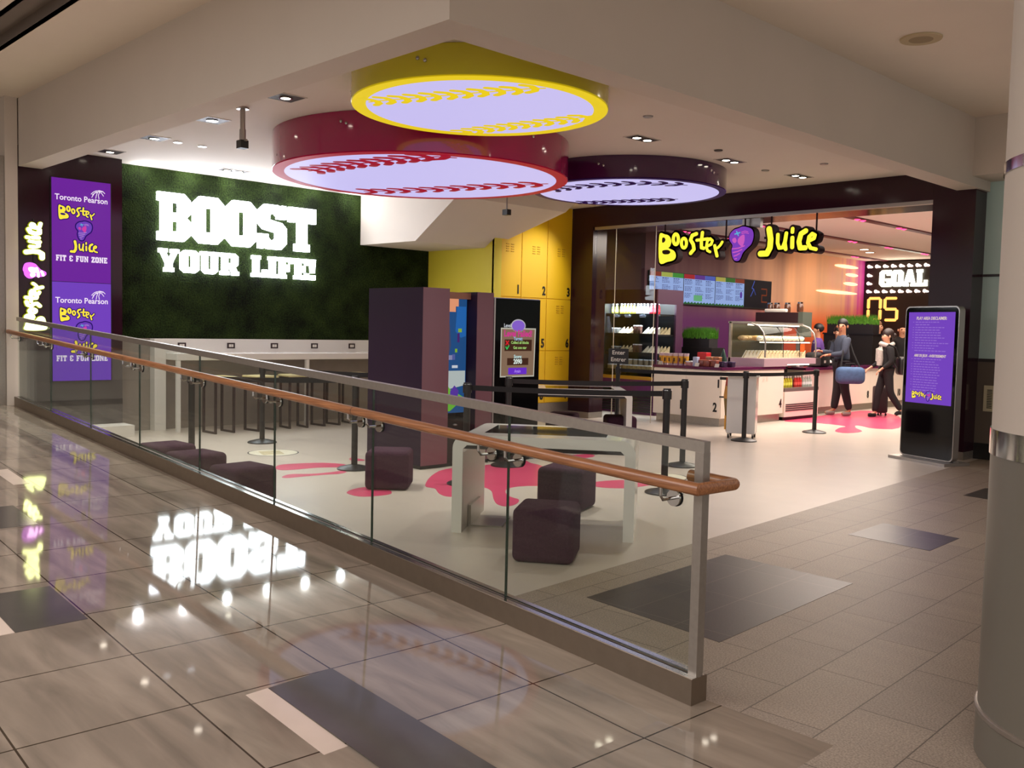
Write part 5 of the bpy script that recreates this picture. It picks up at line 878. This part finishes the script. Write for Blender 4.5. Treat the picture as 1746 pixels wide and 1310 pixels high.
def person(label, loc, face, h, skinm, hairm, top, trou, shoe, pose=None, headturn=0.0, hair='short', fem=False, hoodie=None):
    k = h/1.75; rz = math.atan2(face[1], face[0]); d = thing('person', label, 'person', loc, rz); M = BASE[d.name] @ Matrix.Scale(k, 4)
    sw = .155 if fem else .175; hw = .09; J = {'pel':(0,0,.96),'wst':(0,0,1.10),'chs':(.005,0,1.28),'upr':(0,0,1.395),'nck':(.005,0,1.47),
      'LS':(0,sw,1.415),'LE':(-.03,sw+.05,1.12),'LW':(.06,sw+.04,.88),'RS':(0,-sw,1.415),'RE':(-.03,-sw-.05,1.12),'RW':(.06,-sw-.04,.88),
      'LH':(0,hw,.92),'LK':(.02,hw+.005,.50),'LA':(-.01,hw,.085),'LT':(.15,hw+.02,.03),'RH':(0,-hw,.92),'RK':(.02,-hw-.005,.50),'RA':(-.01,-hw,.085),'RT':(.15,-hw-.02,.03)}
    if pose: J.update(pose)
    c, s = math.cos(headturn), math.sin(headturn); hd = lambda x, y, z: (.015+x*c-y*s, x*s+y*c, z)
    V3 = lambda n: Vector(J[n]); nodes = []; idx = {}
    def add(n, p, r): idx[n] = len(nodes); nodes.append((tuple(p), r)); return idx[n]
    R = .9 if fem else 1.0
    add('pel',J['pel'],.10*R); add('wst',J['wst'],.085*R); add('chs',J['chs'],.098*R); add('upr',tuple(V3('upr')-Vector((0,0,.03))),.050*R); add('nck',J['nck'],.062*R); add('h1',hd(.022,0,1.555),.082); add('h2',hd(.006,0,1.625),.102); add('h3',hd(-.004,0,1.69),.086)
    E = [('pel','wst'),('wst','chs'),('chs','upr'),('upr','nck'),('nck','h1'),('h1','h2'),('h2','h3')]
    add('nose',hd(.112,0,1.597),.012); E.append(('h2','nose'))
    for sd in 'LR':
        sg_ = 1 if sd == 'L' else -1
        add(sd+'S',tuple(V3(sd+'S')-Vector((0,.02*sg_,.03))),.038*R); add(sd+'E',J[sd+'E'],.036*R); add(sd+'W',J[sd+'W'],.027*R); E += [('upr',sd+'S'),(sd+'S',sd+'E'),(sd+'E',sd+'W')]
        add(sd+'H',J[sd+'H'],.088*R); add(sd+'K',J[sd+'K'],.056*R); add(sd+'A',J[sd+'A'],.038*R); add(sd+'T',J[sd+'T'],.03*R); E += [('pel',sd+'H'),(sd+'H',sd+'K'),(sd+'K',sd+'A'),(sd+'A',sd+'T')]
        dr = (V3(sd+'W')-V3(sd+'E')).normalized(); side = dr.cross(Vector((0,0,1))); side = side.normalized() if side.length > .1 else Vector((1,0,0)); nm = side.cross(dr)
        pm = V3(sd+'W')+dr*.075; add(sd+'P',pm,.030); E.append((sd+'W',sd+'P'))
        for q, (o, L) in enumerate(((-.03,.062),(-.01,.072),(.01,.068),(.03,.052))):
            a = pm+side*o+dr*.025; b_ = a+dr*L*.55-nm*.012; e = b_+dr*L*.35-nm*.028
            add('%sf%d'%(sd,q),a,.010); add('%sg%d'%(sd,q),b_,.009); add('%sk%d'%(sd,q),e,.008); E += [(sd+'P','%sf%d'%(sd,q)),('%sf%d'%(sd,q),'%sg%d'%(sd,q)),('%sg%d'%(sd,q),'%sk%d'%(sd,q))]
        a = V3(sd+'W')+dr*.04+side*(.035 if sd == 'R' else -.035); add(sd+'th',a,.011); add(sd+'ti',a+dr*.04+side*(.012 if sd == 'R' else -.012)-nm*.02,.009); E += [(sd+'W',sd+'th'),(sd+'th',sd+'ti')]
    v, f_ = skin(nodes, [(idx[a], idx[b_]) for a, b_ in E], 0); b = MB(); b.add([tuple(M @ Vector(p)) for p in v], f_)
    body = b.build('body', skinm, d, True, angle=180)
    def part(n, ns, ed, m, sub=2):
        ids = {x[0]: i for i, x in enumerate(ns)}; v, f_ = skin([(x[1], x[2]) for x in ns], [(ids[a], ids[b_]) for a, b_ in ed], 0, sub); q = MB(); q.add([tuple(M @ Vector(p)) for p in v], f_); return q.build(n, m, d, True, angle=180)
    lerp = lambda a, b_, t: tuple(V3(a).lerp(V3(b_), t))
    ns = [('pel',J['pel'],.160*R),('wst',J['wst'],.145*R),('chs',J['chs'],.160*R),('upr',tuple(V3('upr')+Vector((0,0,.015))),.128*R),('col',(.005,0,1.475),.080*R)]; ed = [('pel','wst'),('wst','chs'),('chs','upr'),('upr','col')]
    if fem: ns.insert(0,('hem',(0,0,.80),.165)); ed.append(('hem','pel'))
    for sd in 'LR': ns += [(sd+'S',J[sd+'S'],.092*R),(sd+'E',J[sd+'E'],.066*R),(sd+'C',lerp(sd+'E',sd+'W',.93),.042*R)]; ed += [('upr',sd+'S'),(sd+'S',sd+'E'),(sd+'E',sd+'C')]
    part('jacket', ns, ed, top)
    ns = [('pel',J['pel'],.128*R)]; ed = []
    for sd in 'LR': ns += [(sd+'H',J[sd+'H'],.115*R),(sd+'K',J[sd+'K'],.086*R),(sd+'A',lerp(sd+'K',sd+'A',.97),.066*R)]; ed += [('pel',sd+'H'),(sd+'H',sd+'K'),(sd+'K',sd+'A')]
    part('trousers', ns, ed, trou)
    for sd in 'LR':
        A = V3(sd+'A'); T = V3(sd+'T'); u = (T-A); u.z = 0; u.normalize()
        ns = [('a',tuple(A-u*.03+Vector((0,0,-.035))),.046),('b',tuple(A+u*.08+Vector((0,0,-.042))),.045),('c',tuple(T+Vector((0,0,.008))),.038)]; so_ = part('shoe', ns, [('a','b'),('b','c')], shoe)
    hb = MB(); ctr = Vector(hd(-.022,0,1.672)); H0 = len(hb.v)
    rad = {'short':(.106,.094,.094),'long':(.114,.100,.112),'bald':(.05,.05,.02)}[hair]
    hb.ball((0,0,0), rad, 18)
    RM = Matrix.Translation(ctr) @ Matrix.Rotation(headturn,4,'Z') @ Matrix.Rotation(-.35,4,'Y'); hb.v = [RM @ Vector(p) for p in hb.v]
    if hair == 'long':
        t = MB(); t.ball((0,0,0),(.06,.055,.06),14); q = Vector(hd(-.135,0,1.63)); hb.add([tuple(q+Vector(p)) for p in t.v], t.f); t = MB(); t.ball((0,0,0),(.04,.06,.10),14); q = Vector(hd(-.10,0,1.55)); hb.add([tuple(q+Vector(p)) for p in t.v], t.f)
    hb.v = [tuple(M @ Vector(p)) for p in hb.v]
    if hair != 'bald': hb.build('hair', hairm, d, True, angle=180)
    for sg_ in (1,-1):
        e = MB(); e.ball(tuple(M @ Vector(hd(.093,.034*sg_,1.630))), .014*k, 10); e.build('eye', M_eye, d, True); e = MB(); e.ball(tuple(M @ Vector(hd(-.005,.090*sg_,1.615))), (.018*k,.012*k,.03*k), 10); e.build('ear', skinm, d, True)
    e = MB(); e.ball(tuple(M @ Vector(hd(.092,0,1.545))), (.010*k,.026*k,.008*k), 10); e.build('mouth', M_lip, d, True)
    d['_k'] = k; del d['_k']; return d, M, J
M_navy = mat('slate_blue_jacket',(56,62,78),.85,noise=.1,nscale=40); M_blk = mat('black_cloth',(24,22,24),.9,noise=.1,nscale=40); M_jean = mat('charcoal_trousers',(34,30,34),.9); M_gshoe = mat('grey_trainer',(150,140,132),.7); M_bhair = mat('black_hair',(20,16,16),.5); M_brhair = mat('dark_brown_hair',(42,28,24),.5); M_fair = mat('sandy_hair',(130,96,66),.6)
man, MM, MJ = person('person in slate blue jacket paying at the counter, dark trousers, grey trainers', (-8.33,16.62,0), (-.66,-.75), 1.80, M_skin2, M_bhair, M_navy, M_jean, M_gshoe,
    {'LE':(.06,.24,1.13),'LW':(.28,.12,1.10),'RE':(.10,-.25,1.12),'RW':(.36,-.10,1.16),'LA':(-.14,.10,.085),'LT':(.02,.13,.03),'LK':(-.03,.10,.50),'RA':(.08,-.09,.085),'RT':(.24,-.10,.03)}, .95)
wom, WM, WJ = person('person in black coat and light scarf walking with a rolling case behind the man', (-7.62,16.95,0), (-.72,-.69), 1.62, M_skin, M_brhair, M_blk, M_blk, M_blk,
    {'LA':(-.30,.07,.15),'LT':(-.17,.08,.05),'LK':(-.06,.08,.50),'RA':(.16,-.08,.085),'RT':(.31,-.09,.03),'RK':(.12,-.08,.50),'RE':(.02,-.21,1.13),'RW':(.24,-.20,.99),'LE':(-.02,.21,1.12),'LW':(.14,.15,.98)}, .15, 'long', True)
sc = MB(); M_scarf = mat('pale_grey_scarf',(176,168,160),.95,noise=.2,nscale=50)
pts = [(.11*math.cos(a)+.015,.10*math.sin(a),1.455+.02*math.cos(2*a)) for a in [2*PI*i/16 for i in range(16)]]; sc.tube([tuple(WM @ Vector(p)) for p in pts], .042, 10, True); sc.tube([tuple(WM @ Vector(p)) for p in ((.10,.04,1.44),(.16,.05,1.34),(.155,.05,1.18),(.16,.05,1.04))], [.045,.055,.06,.05], 10); sc.tube([tuple(WM @ Vector(p)) for p in ((.10,-.04,1.44),(.16,-.03,1.36),(.155,-.03,1.22),(.16,-.03,1.12))], [.045,.05,.055,.05], 10); sc.build('scarf', M_scarf, wom, True)
bp = thing('backpack','black shoulder bag carried on the woman\'s back','bag',tuple(WM @ Vector((-.24,.05,1.0)))); bp['label'] = 'black shoulder bag hanging behind the person in the black coat'
B4 = WM; MB().rbox(-.40,-.20,-.13,.15,.86,1.22,.06,B4).build('bag_body', mat('black_leather',(28,26,28),.4), bp, True); MB().tube([tuple(B4 @ Vector(p)) for p in ((-.2,.10,1.2),(-.11,.14,1.40),(.03,.15,1.46),(.10,.12,1.38),(-.12,.2,1.0))],.014,8).build('strap', M_blk, bp, True)
su = thing('suitcase','small dark rolling suitcase between the two customers','suitcase',(-7.93,17.42,0)); SR = Matrix.Translation((-7.93,17.42,0)) @ Matrix.Rotation(math.atan2(-.69,-.72),4,'Z')
MB().rbox(-.10,.10,-.17,.17,.05,.55,.04,SR).build('shell', mat('dark_plum_suitcase',(44,28,32),.6), su, True); MB().tube([tuple(SR @ Vector(p)) for p in ((-.06,-.08,.54),(-.06,-.08,.96),(-.06,.08,.96),(-.06,.08,.54))],.009,8).build('handle', M_steel, su, True); MB().prism([(-.02,.30),(.03,.30),(.03,.36),(-.02,.36)],.103,.106,SR @ Matrix(((0,0,1,0),(1,0,0,0),(0,1,0,0),(0,0,0,1)))).build('white_tag', M_whitem, su)
for sy in (-.13,.13):
    for sx in (-.07,.07): q = SR @ Vector((sx,sy,.025)); MB().tube([(q.x-.008,q.y,q.z),(q.x+.008,q.y,q.z)],.025,12).build('wheel', M_rubber, su, True)
du = thing('duffel_bag','blue duffel bag hanging at the hip of the man in the slate jacket','bag',tuple(MM @ Vector((-.05,.24,.62)))); MB().rbox(-.26,.24,.26,.50,.60,.90,.09,MM,sub=4).build('bag_body', mat('steel_blue_canvas',(62,88,124),.8,noise=.15,nscale=20), du, True); MB().tube([tuple(MM @ Vector(p)) for p in ((-.20,.36,.86),(-.10,.25,1.15),(-.02,.17,1.47),(.06,.23,1.30),(.16,.36,.87))],.016,8).build('strap', M_blk, du, True); MB().tube([tuple(MM @ Vector(p)) for p in ((-.1,.38,.89),(-.08,.38,.96),(.08,.38,.96),(.1,.38,.89))],.010,8).build('handle', M_blk, du, True)
bb = thing('holdall','black holdall bag resting on the counter before the man','bag',(-8.87,16.72,.885)); BR = Matrix.Translation((-8.87,16.72,.885)); MB().rbox(-.16,.16,-.24,.24,0,.28,.07,BR,sub=4).build('bag_body', mat('black_nylon',(24,23,25),.7), bb, True); MB().tube([tuple(BR @ Vector(p)) for p in ((0,-.12,.27),(0,-.08,.36),(0,.08,.36),(0,.12,.27))],.012,8).build('handle', M_blk, bb, True); MB().prism([(-.05,.08),(.02,.08),(.02,.13),(-.05,.13)],.16,.163,BR @ Matrix(((0,0,1,0),(1,0,0,0),(0,1,0,0),(0,0,0,1)))).build('white_tag', M_whitem, bb)
M_purs = mat('purple_uniform',(84,50,124),.8); 
person('person in purple top behind the counter, back turned, dark hair', (-9.42,17.75,0), (-.9,-.3), 1.72, M_skin2, M_bhair, M_purs, M_blk, M_blk, None, .2, 'short')
person('person in black top behind the counter next to the paying man', (-9.50,18.75,0), (.6,-.7), 1.68, M_skin, M_bhair, M_blk, M_blk, M_blk, None, -.3, 'long', True)
person('person with sandy hair in a dark coat standing left of the scoreboard digits', (-9.50,20.55,0), (.9,.2), 1.84, M_skin, M_fair, M_blk, M_blk, M_blk, None, -.2, 'short')
person('person with bald head in dark clothing farthest back below the scoreboard', (-9.25,21.3,0), (.5,-.85), 1.78, M_skin, M_fair, M_blk, M_blk, M_blk, None, 0.1, 'bald')
# till things on the counter
tp = thing('card_terminal','pale flat tablet screen standing on the counter by the holdall','tablet',(-8.95,17.25,.885)); MB().xbox(Matrix.Translation((-8.95,17.25,1.0)) @ Matrix.Rotation(.5,4,'Y'),-.09,.09,-.13,.13,-.008,.008).build('screen', M_whitem, tp); MB().cyl((-8.95,17.25,.885),.02,.11,12).cyl((-8.95,17.25,.885),.07,.01,20).build('stand', M_black, tp)
for i, y in enumerate((19.35,19.62)): tag(MB().prism([(-.11,0),(.11,0),(.11,.20),(-.11,.20)],0,.006,frame((-8.68,y,.99 if i else .889),(0,1,0),(-.2,0,.98))).build('flyer_card', mat('yellow_flyer',(226,190,70),.5)), ('yellow flyer card on the counter behind the woman, lower one','yellow flyer card on the counter behind the woman, upper one')[i],'flyer') if i == 0 else None
# notice on the right wall
nt_ = thing('wall_notice','small cream notice plate with barcode-like lines on the wall by the column','notice',(-4.20,12.285,.6)); MB().box(-4.28,-4.12,12.275,12.285,.60,.92).build('plate', mat('cream_plate',(206,194,160),.5), nt_); q = MB()
for i in range(12): q.box(-4.24,-4.18,12.272,12.275,.64+.02*i,.65+.02*i)
q.build('print', M_black, nt_)
